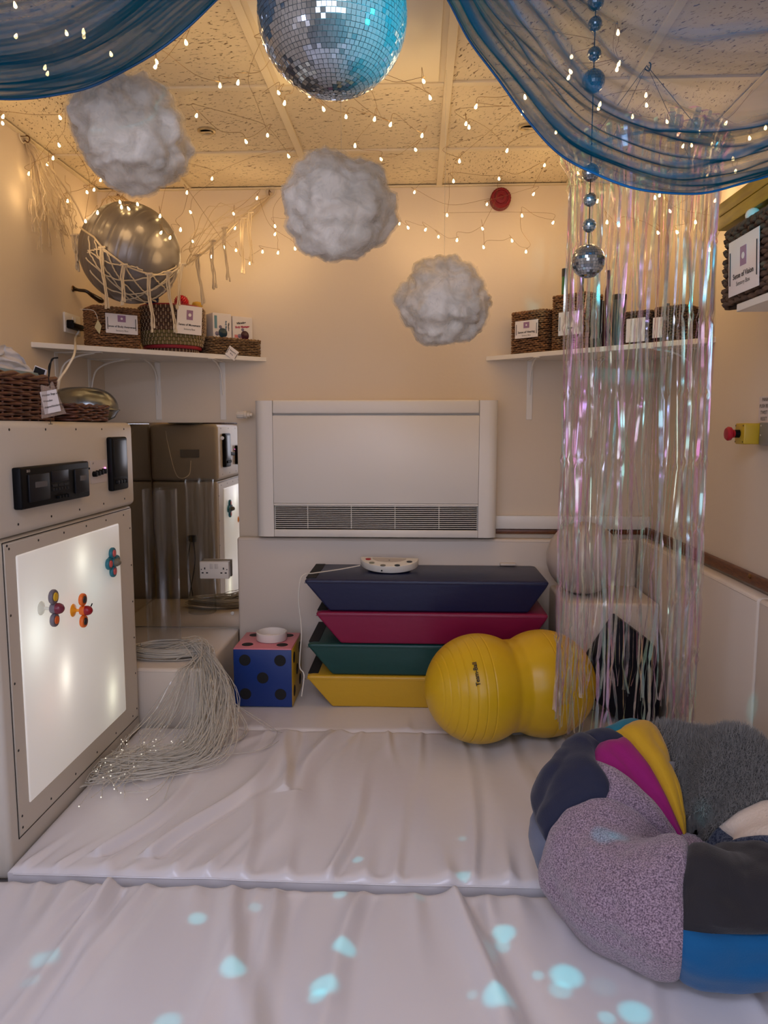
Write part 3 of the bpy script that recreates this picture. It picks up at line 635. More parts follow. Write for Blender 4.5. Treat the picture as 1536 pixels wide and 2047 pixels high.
# ------------------------------------------------------------------ the light box cabinet
XF = -1.155
M_cab = mat('cream_laminate', (206, 196, 182), .42, bump=(80, .05))
cab = thing('sensory_cabinet', (-1.34, 2.45, 0), 'tall cream cabinet with a glowing light panel and built-in tape deck', 'cabinet')
MB().box((XL+.005, 1.95, 0), (XF, 2.955, .98), .018, seg=3).obj('lower_body', M_cab, cab)
MB().box((XL+.005, 1.945, .982), (XF+.012, 2.96, 1.31), .022, seg=4).obj('upper_body', M_cab, cab)
MB().box((XF-.004, 2.005, .105), (XF+.003, 2.925, .965), .0015, seg=1).obj('front_panel', M_cab, cab)
m = MB()
for pth in ([(2.0, .10), (2.93, .10)], [(2.0, .97), (2.93, .97)], [(2.0, .10), (2.0, .97)]): m.tube([(XF+.0008, a_, b_) for a_, b_ in pth], .0014, 4)
m.obj('panel_joint', M_blackm, cab)
sm_ = MB().lathe([(.0042, 0), (.003, .0012), (0, .0008)], (0, 0, 0), R=[[0, 0, 1], [0, 1, 0], [-1, 0, 0]], n=8).mesh('screw', np.zeros(3), mat('screw_black', (22, 18, 18), .5))
for (y_, z_) in [(2.03+k*.165, .95) for k in range(6)]+[(2.02+k*.17, .125) for k in range(6)]+[(2.02, .16+k*.2) for k in range(5)]+[(2.915, .14+k*.15) for k in range(6)]:
    inst('screw', sm_, cab, Matrix.Translation((XF+.003, y_, z_)))
for (y_, z_) in [(2.05+k*.205, 1.285) for k in range(5)]+[(2.07+k*.195, 1.015) for k in range(5)]: inst('screw', sm_, cab, Matrix.Translation((XF+.012, y_, z_)))
# glowing panel: coloured lamps behind an opal sheet
def glow_material():
    m = bpy.data.materials.new('opal_light_panel'); m.use_nodes = True; nt = m.node_tree; L = nt.links.new; b = nt.nodes['Principled BSDF']
    b.inputs['Base Color'].default_value = (.75, .72, .68, 1); b.inputs['Roughness'].default_value = .3
    tc = nt.nodes.new('ShaderNodeTexCoord'); sep = nt.nodes.new('ShaderNodeSeparateXYZ'); L(tc.outputs['Object'], sep.inputs[0])
    def blob(y, z, ry, rz, col, k, prev, tw=1.0):
        def M(op, a, bb):
            n = nt.nodes.new('ShaderNodeMath'); n.operation = op
            for i, q in enumerate((a, bb)):
                if isinstance(q, (int, float)): n.inputs[i].default_value = q
                elif q is not None: L(q, n.inputs[i])
            return n.outputs[0]
        dy = M('DIVIDE', M('SUBTRACT', sep.outputs['Y'], y), ry); dz = M('DIVIDE', M('SUBTRACT', sep.outputs['Z'], z), rz)
        d2 = M('ADD', M('MULTIPLY', dy, dy), M('MULTIPLY', dz, dz)); g = M('DIVIDE', k, M('POWER', M('ADD', 1.0, d2), tw))
        mx = nt.nodes.new('ShaderNodeVectorMath'); mx.operation = 'SCALE'; mx.inputs[0].default_value = col; L(g, mx.inputs['Scale'])
        if prev is None: return mx.outputs[0]
        ad = nt.nodes.new('ShaderNodeVectorMath'); ad.operation = 'ADD'; L(prev, ad.inputs[0]); L(mx.outputs[0], ad.inputs[1]); return ad.outputs[0]
    # centres relative to the cabinet origin (y 2.45, z 0)
    s = nt.nodes.new('ShaderNodeVectorMath'); s.operation = 'ADD'; s.inputs[0].default_value = (.27, .245, .225); s.inputs[1].default_value = (0, 0, 0); s = s.outputs[0]
    def q(u, v): p_ = P(u, v, x=XF); return p_[1]-2.45, p_[2]
    for (u, v, ry, rz, col, k, tw) in ((160, 1120, .06, .07, (1, 1, .82), .75, 1.4), (68, 1270, .09, .11, (.95, 1, .88), .8, 1.4), (128, 1350, .045, .075, (1, .93, .78), 1.0, 1.5), (222, 1385, .05, .08, (1, 1, .74), .8, 1.5),
                                       (185, 1170, .12, .10, (.25, .48, .5), .35, 1.5), (95, 1400, .10, .12, (.65, .32, .22), .22, 1.5), (160, 1300, .3, .3, (.4, .4, .38), .3, 1.5)):
        y_, z_ = q(u, v); s = blob(y_, z_, ry, rz, col, k, s, tw)
    L(s, b.inputs['Emission Color']); b.inputs['Emission Strength'].default_value = 0.70; return m
MB().box((XF-.002, 2.062, .178), (XF+.007, 2.80, .925), .006, seg=3).obj('light_panel', glow_material(), cab, label='glowing opal light panel')
# tape deck
y0, y1, z0, z1 = 2.05, 2.49, 1.058, 1.178; XU = XF+.012
dk = MB().box((XU-.002, y0, z0), (XU+.026, y1, z1), .006, seg=3).obj('tape_deck', M_black, cab, label='black twin tape deck')
fx = XU+.026
for a_, b_ in ((y0+.035, y0+.155), (y1-.115, y1-.018)):
    MB().box((fx-.001, a_, z0+.018), (fx+.006, b_, z1-.022), .003).obj('cassette_door', M_char, dk)
    MB().box((fx+.005, a_+.03, z0+.058), (fx+.0068, b_-.02, z0+.075)).obj('cassette_window', mat('smoked_window', (74, 70, 72), .2), dk, smooth=False)
MB().box((fx-.001, y0+.175, z0+.065), (fx+.002, y0+.285, z1-.02), .001).obj('display', mat('display_dark', (24, 22, 28), .35, spec=.2), dk)
m = MB()
for k in range(6): m.box((fx-.001, y0+.175+k*.019, z0+.040), (fx+.003, y0+.188+k*.019, z0+.047), .0008, seg=1)
for k in range(3): m.box((fx-.001, y0+.175+k*.038, z0+.052), (fx+.003, y0+.209+k*.038, z0+.060), .0008, seg=1)
m.obj('button_row', M_char, dk)
for k in range(4): MB().lathe([(.006, 0), (.0055, .008), (0, .009)], (fx, y0+.21+k*.02, z0+.018), R=[[0, 0, 1], [0, 1, 0], [-1, 0, 0]], n=12).obj('knob', M_black, dk)
text('EKO', (fx+.0005, y0+.04, z1-.012), (0, 1, 0), (0, 0, 1), .010, mat('silver_print', (190, 180, 170), .3), dk, bold=.01)
# media player
py0, py1, pz0, pz1 = 2.70, 2.845, 1.056, 1.256
mp_ = MB().box((XU-.002, py0, pz0), (XU+.022, py1, pz1), .008, seg=3).obj('media_player', M_black, cab, label='upright black player')
MB().box((XU+.021, py0+.012, pz0+.05), (XU+.0235, py1-.012, pz1-.012), .001).obj('display', mat('gloss_black', (6, 6, 8), .3, spec=.2), mp_)
for k in range(4): MB().lathe([(.008, 0), (.0075, .009), (0, .01)], (XU+.021, py0+.03+k*.027, pz0+.032), R=[[0, 0, 1], [0, 1, 0], [-1, 0, 0]], n=14).obj('knob', M_char, mp_)
# little mixer with sticker
mx_ = MB().box((XU-.001, 2.555, 1.095), (XU+.002, 2.69, 1.175)).obj('mixer_plate', mat('sticker_white', (206, 196, 192), .4), cab, smooth=False)
for k in range(4): MB().lathe([(.010, 0), (.009, .014), (0, .015)], (XU+.002, 2.575+k*.026, 1.128+k*.002), R=[[0, 0, 1], [0, 1, 0], [-1, 0, 0]], n=14).obj('knob', M_black, mx_)
MB().box((XU+.002, 2.668, 1.13), (XU+.006, 2.676, 1.147), .001).obj('indicator_lamp', mat('pink_led', (255, 120, 220), .3, emit=(1, .25, .7), estr=3.0), mx_)
text('UP', (XU+.0022, 2.575, 1.165), (0, 1, 0), (0, 0, 1), .009, M_ink, mx_, bold=.01)
mx2 = MB().box((XU-.001, 2.502, 1.065), (XU+.002, 2.54, 1.18)).obj('input_plate', mat('sticker_white'), cab, smooth=False)
MB().box((XU+.002, 2.503, 1.146), (XU+.006, 2.509, 1.156), .001).obj('indicator_lamp', mat('pink_led'), mx2)
for k in range(3): MB().lathe([(.004, 0), (.0035, .007), (0, .008)], (XU+.002, 2.514+k*.009, 1.15), R=[[0, 0, 1], [0, 1, 0], [-1, 0, 0]], n=10).obj('knob', M_black, mx2)
m = MB()
for k in range(6): m.box((XU+.002, 2.506, 1.075+k*.010), (XU+.0026, 2.512+.018*random.random(), 1.078+k*.010))
m.obj('small_print', mat('green_print', (54, 84, 60), .5), mx2, smooth=False)
# far side plates seen in the mirror
MB().box((-1.36, 2.958, 1.12), (-1.25, 2.963, 1.165)).obj('side_plate', mat('grey_steel'), cab, smooth=False)
MB().tube(bez([(-1.30, 2.963, 1.10), (-1.30, 3.02, 1.02), (-1.36, 3.05, 1.02), (-1.42, 3.0, 1.20), (-1.44, 2.963, 1.27)], 40), .0025, 6).obj('white_lead', M_cable, cab)
MB().box((-1.33, 2.956, .62), (-1.28, 2.985, .66), .004).obj('black_plug', M_black, cab)
for dx in (0, .02): MB().tube(bez([(-1.31+dx, 2.985, .62), (-1.32+dx*2, 3.01, .5), (-1.30-dx, 3.0, .3)], 20), .003, 6).obj('black_lead', M_black, cab)

# suction spinners on the glowing panel
def spinner(u, v, lab, lobes, colr, hub, cup, standoff, icons, dome=None):
    c = P(u, v, x=XF+.007); o = thing('suction_spinner', c, lab, 'spinner toy', None)
    Rn_ = np.array([[0, 0, 1], [0, 1, 0], [-1, 0, 0]], float)
    c = np.array([XF+.0072, c[1], c[2]])
    MB().lathe([(.022, 0), (.021, .002), (.010, .007), (.005, .012), (.005, standoff), (0, standoff)], c, R=Rn_, n=24).obj('suction_cup', cup, o)
    m = MB()
    hubr = .016; x0 = standoff
    for i, (a, rr_, dist) in enumerate(lobes):
        cy, cz = c[1]+dist*math.cos(a), c[2]+dist*math.sin(a)
        MB().lathe([(0, 0), (rr_*.9, 0), (rr_, .003), (rr_, .010), (rr_*.9, .013), (0, .013)], (c[0]+x0, cy, cz), R=Rn_, n=24).obj('lobe', colr[i], o)
        MB().lathe([(rr_*.62, .0), (rr_*.55, .003), (0, .004)], (c[0]+x0+.0125, cy, cz), R=Rn_, n=18).obj('lobe_picture', icons[i % len(icons)], o)
    MB().lathe([(0, 0), (hubr*.9, 0), (hubr, .004), (hubr, .014), (hubr*.9, .018), (0, .018)], (c[0]+x0-.002, c[1], c[2]), R=Rn_, n=24).obj('hub', colr[0], o)
    MB().lathe([(hub[1], 0), (hub[1]*1.02, .008), (hub[1]*.8, .017), (hub[1]*.4, .022), (0, .023)], (c[0]+x0+.015, c[1], c[2]), R=Rn_, n=24).obj('dome', hub[0], o)
    if dome: MB().tube([(c[0]+x0+.03, c[1]+.008, c[2]+.012), (c[0]+x0+.034, c[1]+.010, c[2]+.022)], .002, 6).obj('antenna', M_black, o)
Mt = mat('teal_plastic', (34, 112, 130), .4); Mo = mat('orange_plastic', (232, 110, 34), .4); Mg = mat('grey_plastic', (112, 102, 110), .4)
Mpk = mat('coral_print', (220, 96, 96), .4); Mye = mat('yellow_print', (240, 190, 40), .4); Mor = mat('orange_print', (244, 110, 40), .4); Mcl = mat('clear_cup', (225, 222, 210), .15, alpha=.45)
spinner(219, 1124, 'teal four-lobed suction spinner with coral fruit prints on the glowing panel', [(PI/2, .022, .034), (-PI/2, .022, .034), (PI, .022, .034), (0, .022, .034)], [Mt]*4, (mat('bee_grey', (110, 104, 88), .4), .014), Mt, .006, [Mpk, Mpk, Mpk, mat('bee_grey')])
spinner(146, 1220, 'orange suction spinner with a red ladybird dome on the glowing panel', [(PI/2, .021, .037), (-PI/2, .021, .037)], [Mo, Mo], (mat('ladybird_red', (150, 18, 34), .3), .016), mat('amber_cup', (250, 170, 40), .3), .028, [mat('charcoal_print', (50, 46, 44), .4)], dome=True)
spinner(82, 1216, 'grey suction spinner with yellow and orange prints and a clear cup on the glowing panel', [(PI/2, .023, .036), (-PI/2, .021, .036)], [Mg, Mg], (mat('plum_dome', (120, 44, 60), .25), .017), Mcl, .034, [Mye, Mor])

# ------------------------------------------------------------------ on the cabinet top (z 1.31)
ZT = 1.31
wb = basket('wicker_basket', (-1.205, 2.2, ZT+.001), (0, 1, 0), (1, 0, 0), .50, .30, .145, 'large oval brown wicker basket holding a blue tissue box', M_wick, 13, .0055, 15, rim_r=.009, seed=13, nn=6, taper=.06)
m = MB()
for k in range(30):
    f_ = rrect((-1.205, 2.2), (0, 1, 0), (1, 0, 0), .494, .294, .02); x, y, nx, ny = f_(k/30); m.tube([(x, y, ZT+.002), (x*1.0+nx*.008, y+ny*.008, ZT+.14)], .0035, 6)
m.obj('stakes', M_wick, wb, kind='stuff')
tbx = thing('tissue_box', (-1.34, 2.13, ZT+.02), 'pale blue tissue box in the large wicker basket', 'tissue box')
MB().box((-1.40, 2.16, ZT+.014), (-1.24, 2.42, ZT+.158), .003).obj('carton', mat('pale_blue_card', (130, 152, 160), .6), tbx)
G = []; 
for i in range(30):
    row = []
    for j in range(24):
        s_, t_ = i/29, j/23
        row.append((-1.30+.06*(t_-.5)*(1.4-s_)+.03*nz(s_*4, t_*3), 2.24+.17*t_+.03*nz(t_*4+3, s_*3), ZT+.156+.08*s_*(.35+.65*math.sin(t_*PI)**.6)+.016*abs(nz(t_*6, s_*5, 2))))
    G.append(row)
MB().grid(G).obj('tissue', mat('white_tissue', (214, 208, 206), .9, alpha=.8), tbx, sharp=0)
pc = thing('photo_card', (-1.3, 2.33, ZT+.12), 'small black and white photo card poking out of the wicker basket', 'card')
q = P(80, 743, y=2.44); MB().box((-.022, -.001, -.014), (.022, .001, .014), R=np.array([[.93, 0, .36], [0, 1, 0], [-.36, 0, .93]]), c=q).obj('card', M_paper, pc, smooth=False)
MB().box((-.019, -.002, -.011), (.016, -.001, .011), R=np.array([[.93, 0, .36], [0, 1, 0], [-.36, 0, .93]]), c=q).obj('photo', M_ink, pc, smooth=False)
wb2 = basket('wicker_basket', (-1.165, 2.645, ZT+.001), (0, 1, 0), (1, 0, 0), .28, .20, .062, 'low brown wicker basket beside the chrome dome', M_wick, 6, .0048, 13, rim_r=.006, seed=14, nn=6, taper=.05)
lg = thing('bagged_label', P(98, 800, x=-1.185), 'clear plastic bag with a printed label tied to the wicker basket', 'label')
q = P(99, 803, x=-1.132)
MB().prism([(-.034, -.052), (.06, -.035), (.012, .062), (-.004, .045), (-.03, .05)], .004, o=q+np.array([.0, 0.0, 0]), X=(.35, .94, 0), Y=(0, 0, 1), D=(.94, -.35, 0)).obj('plastic_bag', mat('clear_bag', (200, 180, 168), .12, alpha=.35), lg)
cd = MB().box((-.028, -.034, .005), (.028, .034, .006), R=np.stack([[.5, .84, .2], [-.1, -.17, .98], np.cross([.5, .84, .2], [-.1, -.17, .98])], 1), c=q).obj('paper', M_paper, lg, smooth=False)
Xl = np.array([.5, .84, .2]); Yl = np.array([-.1, -.17, .98]); Zl = np.cross(Xl, Yl)
for k, s_ in enumerate(('Hessian Bags and', 'Wooden', 'shapes/blocks/pegs')): text(s_, q+Zl*.0062+Yl*(.022-k*.018)-Xl*.025, Xl, Yl, .0088, M_ink, cd, align='LEFT', bold=.008)
MB().tube(bez([q+UZ*.04+np.array([.004, 0, 0]), q+UZ*.075], 6), .0015, 5).obj('tie', M_blackm, lg)
MB().tube([q-UZ*.05, q-UZ*.068, q-UZ*.068+np.array([0, .012, 0]), q-UZ*.068-np.array([0, .012, 0])], .001, 5).obj('tag_pin', M_blackm, lg)
dm = thing('chrome_dome', (-1.32, 2.84, ZT), 'shiny oval chrome dome behind the low wicker basket', 'dome')
n = 18; pr = [(.145*math.cos(k/n*PI/2)**.7, .055+.085*math.sin(k/n*PI/2)) for k in range(n)]+[(0.0001, .14)]
prb = [(.0001, .001), (.09, .002), (.128, .02), (.144, .045), (.147, .05), (.145, .055)]
m = MB(); m.lathe(prb+pr, (0, 0, 0), n=56); V = m.v[0]; V[:, 1] *= .72; V += np.array([-1.335, 2.93, ZT]); m.obj('shell', mat('satin_chrome', (128, 130, 128), .26, 1.0), dm, sharp=60)
m = MB(); m.tube([(-1.335+.148*math.cos(a_*2*PI/60), 2.93+.148*.72*math.sin(a_*2*PI/60), ZT+.05) for a_ in range(60)], .003, 6, closed=True); m.obj('rim', mat('satin_chrome'), dm)
cbx = thing('black_cable_end', P(100, 745, y=2.9), 'doubled black cable end standing up behind the wicker basket', 'cable')
MB().tube(bez([P(97, 756, y=2.6), P(100, 735, y=2.6), P(104, 718, y=2.6), P(116, 715, y=2.6)], 14), .0028, 6).obj('lead', M_blackm, cbx)
MB().tube(bez([P(98, 754, y=2.6), P(98, 732, y=2.6), P(106, 717, y=2.6)], 14), .0024, 6).obj('lead', M_blackm, cbx)

# wall socket with charger on the side wall, white cable
q = P(142, 648, x=XL)
ws = thing('wall_socket', (XL, q[1], q[2]-.04), 'white double socket on the side wall above the corner shelf', 'socket')
MB().box((XL, q[1]-.075, q[2]-.043), (XL+.010, q[1]+.075, q[2]+.043), .003).obj('faceplate', M_white, ws)
MB().box((XL+.009, q[1]-.008, q[2]+.01), (XL+.014, q[1]+.004, q[2]+.03), .001).obj('switch', M_white, ws)
MB().box((XL+.009, q[1]+.012, q[2]+.01), (XL+.014, q[1]+.024, q[2]+.03), .001).obj('switch', M_white, ws)
ch = thing('power_plug', (XL+.03, q[1], q[2]-.02), 'long black adaptor plugged into the socket above the corner shelf', 'plug')
MB().box((XL+.010, q[1]-.068, q[2]-.026), (XL+.045, q[1]+.045, q[2]-.002), .005).obj('adaptor_body', M_black, ch)
MB().box((XL+.012, q[1]-.070, q[2]-.01), (XL+.04, q[1]-.055, q[2]+.010), .004).obj('adaptor_end', M_black, ch)
MB().box((XL+.012, q[1]+.045, q[2]-.020), (XL+.036, q[1]+.068, q[2]-.006), .003).obj('connector', M_blackm, ch)
MB().lathe([(.003, 0), (0, .002)], (XL+.046, q[1]+.03, q[2]-.012), R=[[0, 0, 1], [0, 1, 0], [-1, 0, 0]], n=10).obj('indicator_lamp', mat('green_led', (120, 200, 170), .3, emit=(.3, .8, .6), estr=.8), ch)
wc = thing('white_cable', P(150, 690, x=XL+.05), 'thick white cable looping from the shelf socket down to the wicker basket', 'cable')
MB().tube(bez([(XL+.03, q[1]+.01, q[2]-.03), P(151, 676, x=XL+.045), P(149, 706, x=-1.28), P(134, 736, x=-1.25), P(116, 764, x=-1.22), P(110, 800, x=-1.24)], 50), .0042, 8).obj('flex', M_cable, wc)
# little brown horn on the side wall
hk = thing('curved_horn_hook', P(146, 578, x=XL), 'glossy brown curved hook on the side wall under the silver ball', 'hook')
pth = bez([P(146, 577, x=XL+.004), P(158, 580, x=XL+.02), P(172, 582, x=XL+.05), P(184, 590, x=XL+.07), P(200, 600, x=XL+.09), P(206, 602, x=XL+.095)], 30)
MB().tube(pth, np.interp(np.linspace(0, 1, len(pth)), [0, .05, .15, .5, .8, .95, 1], [.012, .010, .007, .008, .014, .010, .004]), 12).obj('horn', mat('dark_brown_horn', (44, 28, 18), .2), hk)
MB().lathe([(.014, 0), (.013, .004), (.008, .007), (0, .007)], P(146, 577, x=XL), R=[[0, 0, 1], [0, 1, 0], [-1, 0, 0]], n=16).obj('wall_plate', mat('brass'), hk)

# ------------------------------------------------------------------ clear tube and fibre optics
def clear_material(name, tint=(.97, .98, .99, 1)):
    m = bpy.data.materials.new(name); m.use_nodes = True; nt = m.node_tree; L = nt.links.new; nt.nodes.clear()
    out = nt.nodes.new('ShaderNodeOutputMaterial'); mix = nt.nodes.new('ShaderNodeMixShader'); tr = nt.nodes.new('ShaderNodeBsdfTransparent'); tr.inputs[0].default_value = tint
    gl = nt.nodes.new('ShaderNodeBsdfGlossy'); gl.inputs['Roughness'].default_value = .06; lw = nt.nodes.new('ShaderNodeLayerWeight'); pw = nt.nodes.new('ShaderNodeMath'); pw.operation = 'POWER'; pw.inputs[1].default_value = 4.0; L(lw.outputs['Facing'], pw.inputs[0]); fr = nt.nodes.new('ShaderNodeMapRange'); fr.inputs[3].default_value = .04; fr.inputs[4].default_value = .55; L(pw.outputs[0], fr.inputs[0])
    L(fr.outputs[0], mix.inputs[0]); L(tr.outputs[0], mix.inputs[1]); L(gl.outputs[0], mix.inputs[2]); L(mix.outputs[0], out.inputs[0]); return m
tu = thing('acrylic_tube', (-1.16, 3.31, .287), 'tall clear acrylic tube standing on the low plinth', 'tube')
MB().lathe([(.076, 0), (.076, .728), (.0725, .728), (.0725, .0), (.076, 0)], (-1.165, 3.31, .287), n=56).obj('tube_wall', clear_material('clear_acrylic'), tu, sharp=50)
M_fib = mat('clear_fibre', (226, 218, 204), .10, spec=1.0, alpha=.55)
fo = thing('fibre_optic_spray', (-.95, 3.1, .05), 'clear fibre optic strands spilling from a coil on the plinth onto the mat', 'fibre optic lights')
m = MB(); cx_, cy_ = -1.12, 3.17
for k in range(44):   # the coil on the plinth
    a0 = random.uniform(0, .3); ra = random.uniform(.13, .20); rb_ = random.uniform(.055, .10); z = .297+random.uniform(.0, .035)
    pts = [(cx_+.02+ra*math.cos(t)+.006*math.sin(t*3+k), cy_+rb_*math.sin(t)+.004*math.cos(t*5+k), z+.004*math.sin(t*2+k)) for t in np.linspace(-2.6+a0, 2.9, 30)][::-1]
    pts = [p_ for p_ in pts if p_[1] < 3.60]
    m.tube(pts, .0024, 5)
m.obj('coiled_strands', M_fib, fo, kind='stuff')
m = MB(); ends = MB(); kn = np.array([-.945, 3.14, .335])
for k in range(155):
    g = random.random(); st = kn+np.array([random.gauss(0, .020), random.gauss(0, .016), random.gauss(0, .014)])
    back = st+np.array([-.10+random.gauss(0, .02), random.gauss(.02, .02), -.02+random.gauss(0, .008)])
    if g < .62:      # the big sweep: over the plinth edge, down and round to the cabinet foot
        s1 = random.uniform(.0, 1.0); fall = np.array([-.88+.13*s1+random.gauss(0, .022), 2.93-.04*s1, .21+random.gauss(0, .035)])
        low = np.array([-.83+.15*s1-random.uniform(0, .1), 2.72-.14*s1+random.gauss(0, .03), .072+random.uniform(0, .03)])
        e1 = np.array([-.95-random.uniform(0, .2)*1.0, 2.60-.16*s1+random.gauss(0, .05), .07+random.uniform(0, .03)])
        e2 = np.array([max(-1.14, -1.10-random.uniform(-.12, .05)), 2.55+random.gauss(0, .12), .07+random.uniform(0, .03)])
        pts = [back, st, fall, low, e1, e2]
    elif g < .9:
        x = random.uniform(-1.12, -.86); pts = [back, st, np.array([(-.90+x)/2, 2.96, .25+random.gauss(0, .02)]), np.array([x+.03, 2.88+random.gauss(0, .02), .14]), np.array([x-random.uniform(-.02, .05), 2.75+random.gauss(0, .06), .075])]
        pts[-1][0] = max(pts[-1][0], -1.14)
    elif g < .95:
        x = random.uniform(-.78, -.68); pts = [back, st, np.array([-.86, 3.0, .25]), np.array([x, 2.9, .09]), np.array([x-.02, 2.75, .065]), np.array([x-.2, 2.62, .065]), np.array([-1.0, 2.5, .066])]
    else:
        pts = [back, st, np.array([-.87, 2.97, .22]), np.array([random.uniform(-.9, -.8), 2.85, .1]), np.array([random.uniform(-1.0, -.8), 2.45+random.gauss(0, .05), .07]), np.array([random.uniform(-1.0, -.8), 2.32+random.gauss(0, .04), .066])]
    c_ = bez(pts, 26); c_[:, 2] = np.maximum(c_[:, 2], .072); c_[:, 0] = np.maximum(c_[:, 0], -1.143)
    for p_ in c_:
        if p_[0] < -.885 and p_[1] > 2.984 and p_[2] < .29:
            if p_[2] > .2: p_[2] = .29
            else: p_[1] = 2.982
    m.tube(c_, random.choice((.0012, .0016, .0021)), 4); e_ = c_[-1]
    if k % 3 == 0: ends.lathe([(.0001, -.0028), (.0026, 0), (.0001, .0028)], e_, n=6)
m.obj('loose_strands', M_fib, fo, kind='stuff')
ends.obj('bright_tips', mat('lit_fibre_tip', (255, 250, 230), .1, emit=(1, .95, .8), estr=.9), fo, kind='stuff')
m = MB(); 
for s_ in (0, 1): m.tube(bez([kn+np.array([.01, 0, 0]), (-.80, 3.02, .16), (-.62+.02*s_, 2.93, .068), (-.53-.03*s_, 2.84, .068), (-.60, 2.70, .068), (-.80, 2.64, .069)], 50), .0016, 5)
m.obj('stray_strand', M_fib, fo)

# ------------------------------------------------------------------ foam dice and tub
di = thing('foam_dice', (-.68, 3.32, .05), 'large vinyl dice with pink top, blue face and yellow side', 'dice')
dx0, dx1, dy0, dy1, dz0, dz1 = -.815, -.552, 3.185, 3.45, .051, .318
M_db = mat('blue_vinyl', (20, 52, 120), .35); M_dp = mat('pink_vinyl', (218, 128, 138), .35); M_dy = mat('yellow_vinyl', (204, 164, 36), .38)
MB().box((dx0+.002, dy0+.002, dz0), (dx1-.002, dy1-.002, dz1-.002), .006).obj('foam_core', M_db, di)
MB().box((dx0+.001, dy0+.001, dz1-.008), (dx1-.001, dy1-.001, dz1+.001), .004).obj('top_face', M_dp, di, label='pink vinyl face')
MB().box((dx0+.001, dy0-.001, dz0+.001), (dx1-.001, dy0+.006, dz1-.005), .003).obj('front_face', M_db, di, label='blue vinyl face')
MB().box((dx1-.006, dy0+.002, dz0+.001), (dx1+.001, dy1-.002, dz1-.005), .003).obj('side_face', M_dy, di, label='yellow vinyl face')
def pip(c, R): MB().lathe([(.026, 0), (.025, .001), (0, .001)], c, R=R, n=24).obj('pip', M_blackm, di)
w_ = dx1-dx0; h_ = dz1-dz0
for a_, b_ in ((.2, .22), (.8, .22), (.5, .5), (.2, .8), (.8, .8)):
    pip((dx0+w_*a_, dy0-.001, dz0+h_*b_), [[1, 0, 0], [0, 0, -1], [0, 1, 0]])
    if (a_, b_) != (.5, .5): pip((dx0+w_*a_, dy0+(dy1-dy0)*b_, dz1+.001), None)
    pip((dx1+.001, dy0+(dy1-dy0)*a_, dz0+h_*b_), [[0, 0, 1], [0, 1, 0], [-1, 0, 0]])
tub = thing('white_tub', (-.67, 3.33, dz1), 'shallow round white dish on top of the vinyl dice', 'dish')
MB().lathe([(0, .001), (.068, .001), (.070, .004), (.070, .037), (.066, .039), (.065, .034), (.065, .008), (0, .007)], (-.668, 3.325, dz1+.002), n=48).obj('dish_body', mat('white_plastic', (236, 226, 216), .4), tub)

# ------------------------------------------------------------------ the stack of folded mats
def stack_mat(rgb, x0t, x0b, x1t, z0, z1, lab, k):
    o = thing('folded_mat', ((x0t+x1t)/2, 3.37, z0), lab, 'mat', 'folded play mats in the stack')
    y0 = 3.195+.006*(k % 2); y1 = 3.575; m = MB(); sag = .0
    x1b = x1t-.09
    poly = [(x0b, z0+.001), (x1b, z0+.001), (x1t-.012, z1-.03), (x1t, z1-.006), (x1t-.02, z1), (x0t+.02, z1), (x0t, z1-.008)]
    m.prism(poly, y1-y0, o=(0, y0, 0), bev=.010, seg=3); M = mat('mat_vinyl_%d_%d_%d' % rgb, rgb, .38, bump=(22, .25), stretch=(1, 1, 2))
    m.obj('cover', M, o)
    MB().box((x0t+.006, y0+.03, z1-.002), (x0t+.052, y1-.01, z1+.002), .0005, seg=1).obj('hook_strip', M_blackm, o, label='black hook-and-loop strip')
    mm = MB(); mm.tube([(x0t+.004, y0-.0008, z1-.016), (x1t-.01, y0-.0008, z1-.016)], .0016, 5); mm.obj('seam', M, o)
    return o
H_ = .1445
stack_mat((206, 160, 40), -.492, -.375, .56, .051, .051+H_, 'yellow folded mat at the bottom of the stack', 0)
stack_mat((16, 66, 62), -.488, -.375, .57, .053+H_, .051+2*H_, 'dark green folded mat, second up in the stack', 1)
stack_mat((132, 16, 62), -.448, -.335, .575, .053+2*H_, .051+3*H_, 'crimson folded mat, third up in the stack', 0)
stack_mat((24, 30, 66), -.498, -.385, .575, .053+3*H_, .051+4*H_, 'navy folded mat on top of the stack', 1)
zt = .051+4*H_+.002
ct = thing('switch_controller', (-.13, 3.4, zt), 'white half-round switch controller with coloured buttons on the navy mat', 'controller')
pr = [(-.137, .075), (.137, .055)]
for k in range(25):
    t = k/24*PI; pr.append((.137*math.cos(t), .055-.135*math.sin(t)+.02*(k/24)))
cc_ = np.array([-.13, 3.40, zt+.012]); TL = math.radians(8); CYv = np.array([0, math.cos(TL), math.sin(TL)]); CZv = np.array([0, -math.sin(TL), math.cos(TL)]); RC = np.stack([[1, 0, 0], CYv, CZv], 1)
MB().prism(pr[1:], .032, o=cc_, X=(1, 0, 0), Y=CYv, D=CZv, bev=.003).obj('casing', mat('ivory_plastic', (232, 226, 214), .3), ct, sharp=35)
MB().prism([(x_*.58, .045+(y_-.05)*.45) for x_, y_ in pr[1:]], .0012, o=cc_+CZv*.032, X=(1, 0, 0), Y=CYv, D=CZv).obj('inlay', mat('grey_inlay', (196, 186, 176), .4), ct, smooth=False)
MB().box((-.10, .03, -.016), (.10, .05, 0), .002, R=RC, c=cc_).obj('foot', mat('ivory_plastic'), ct)
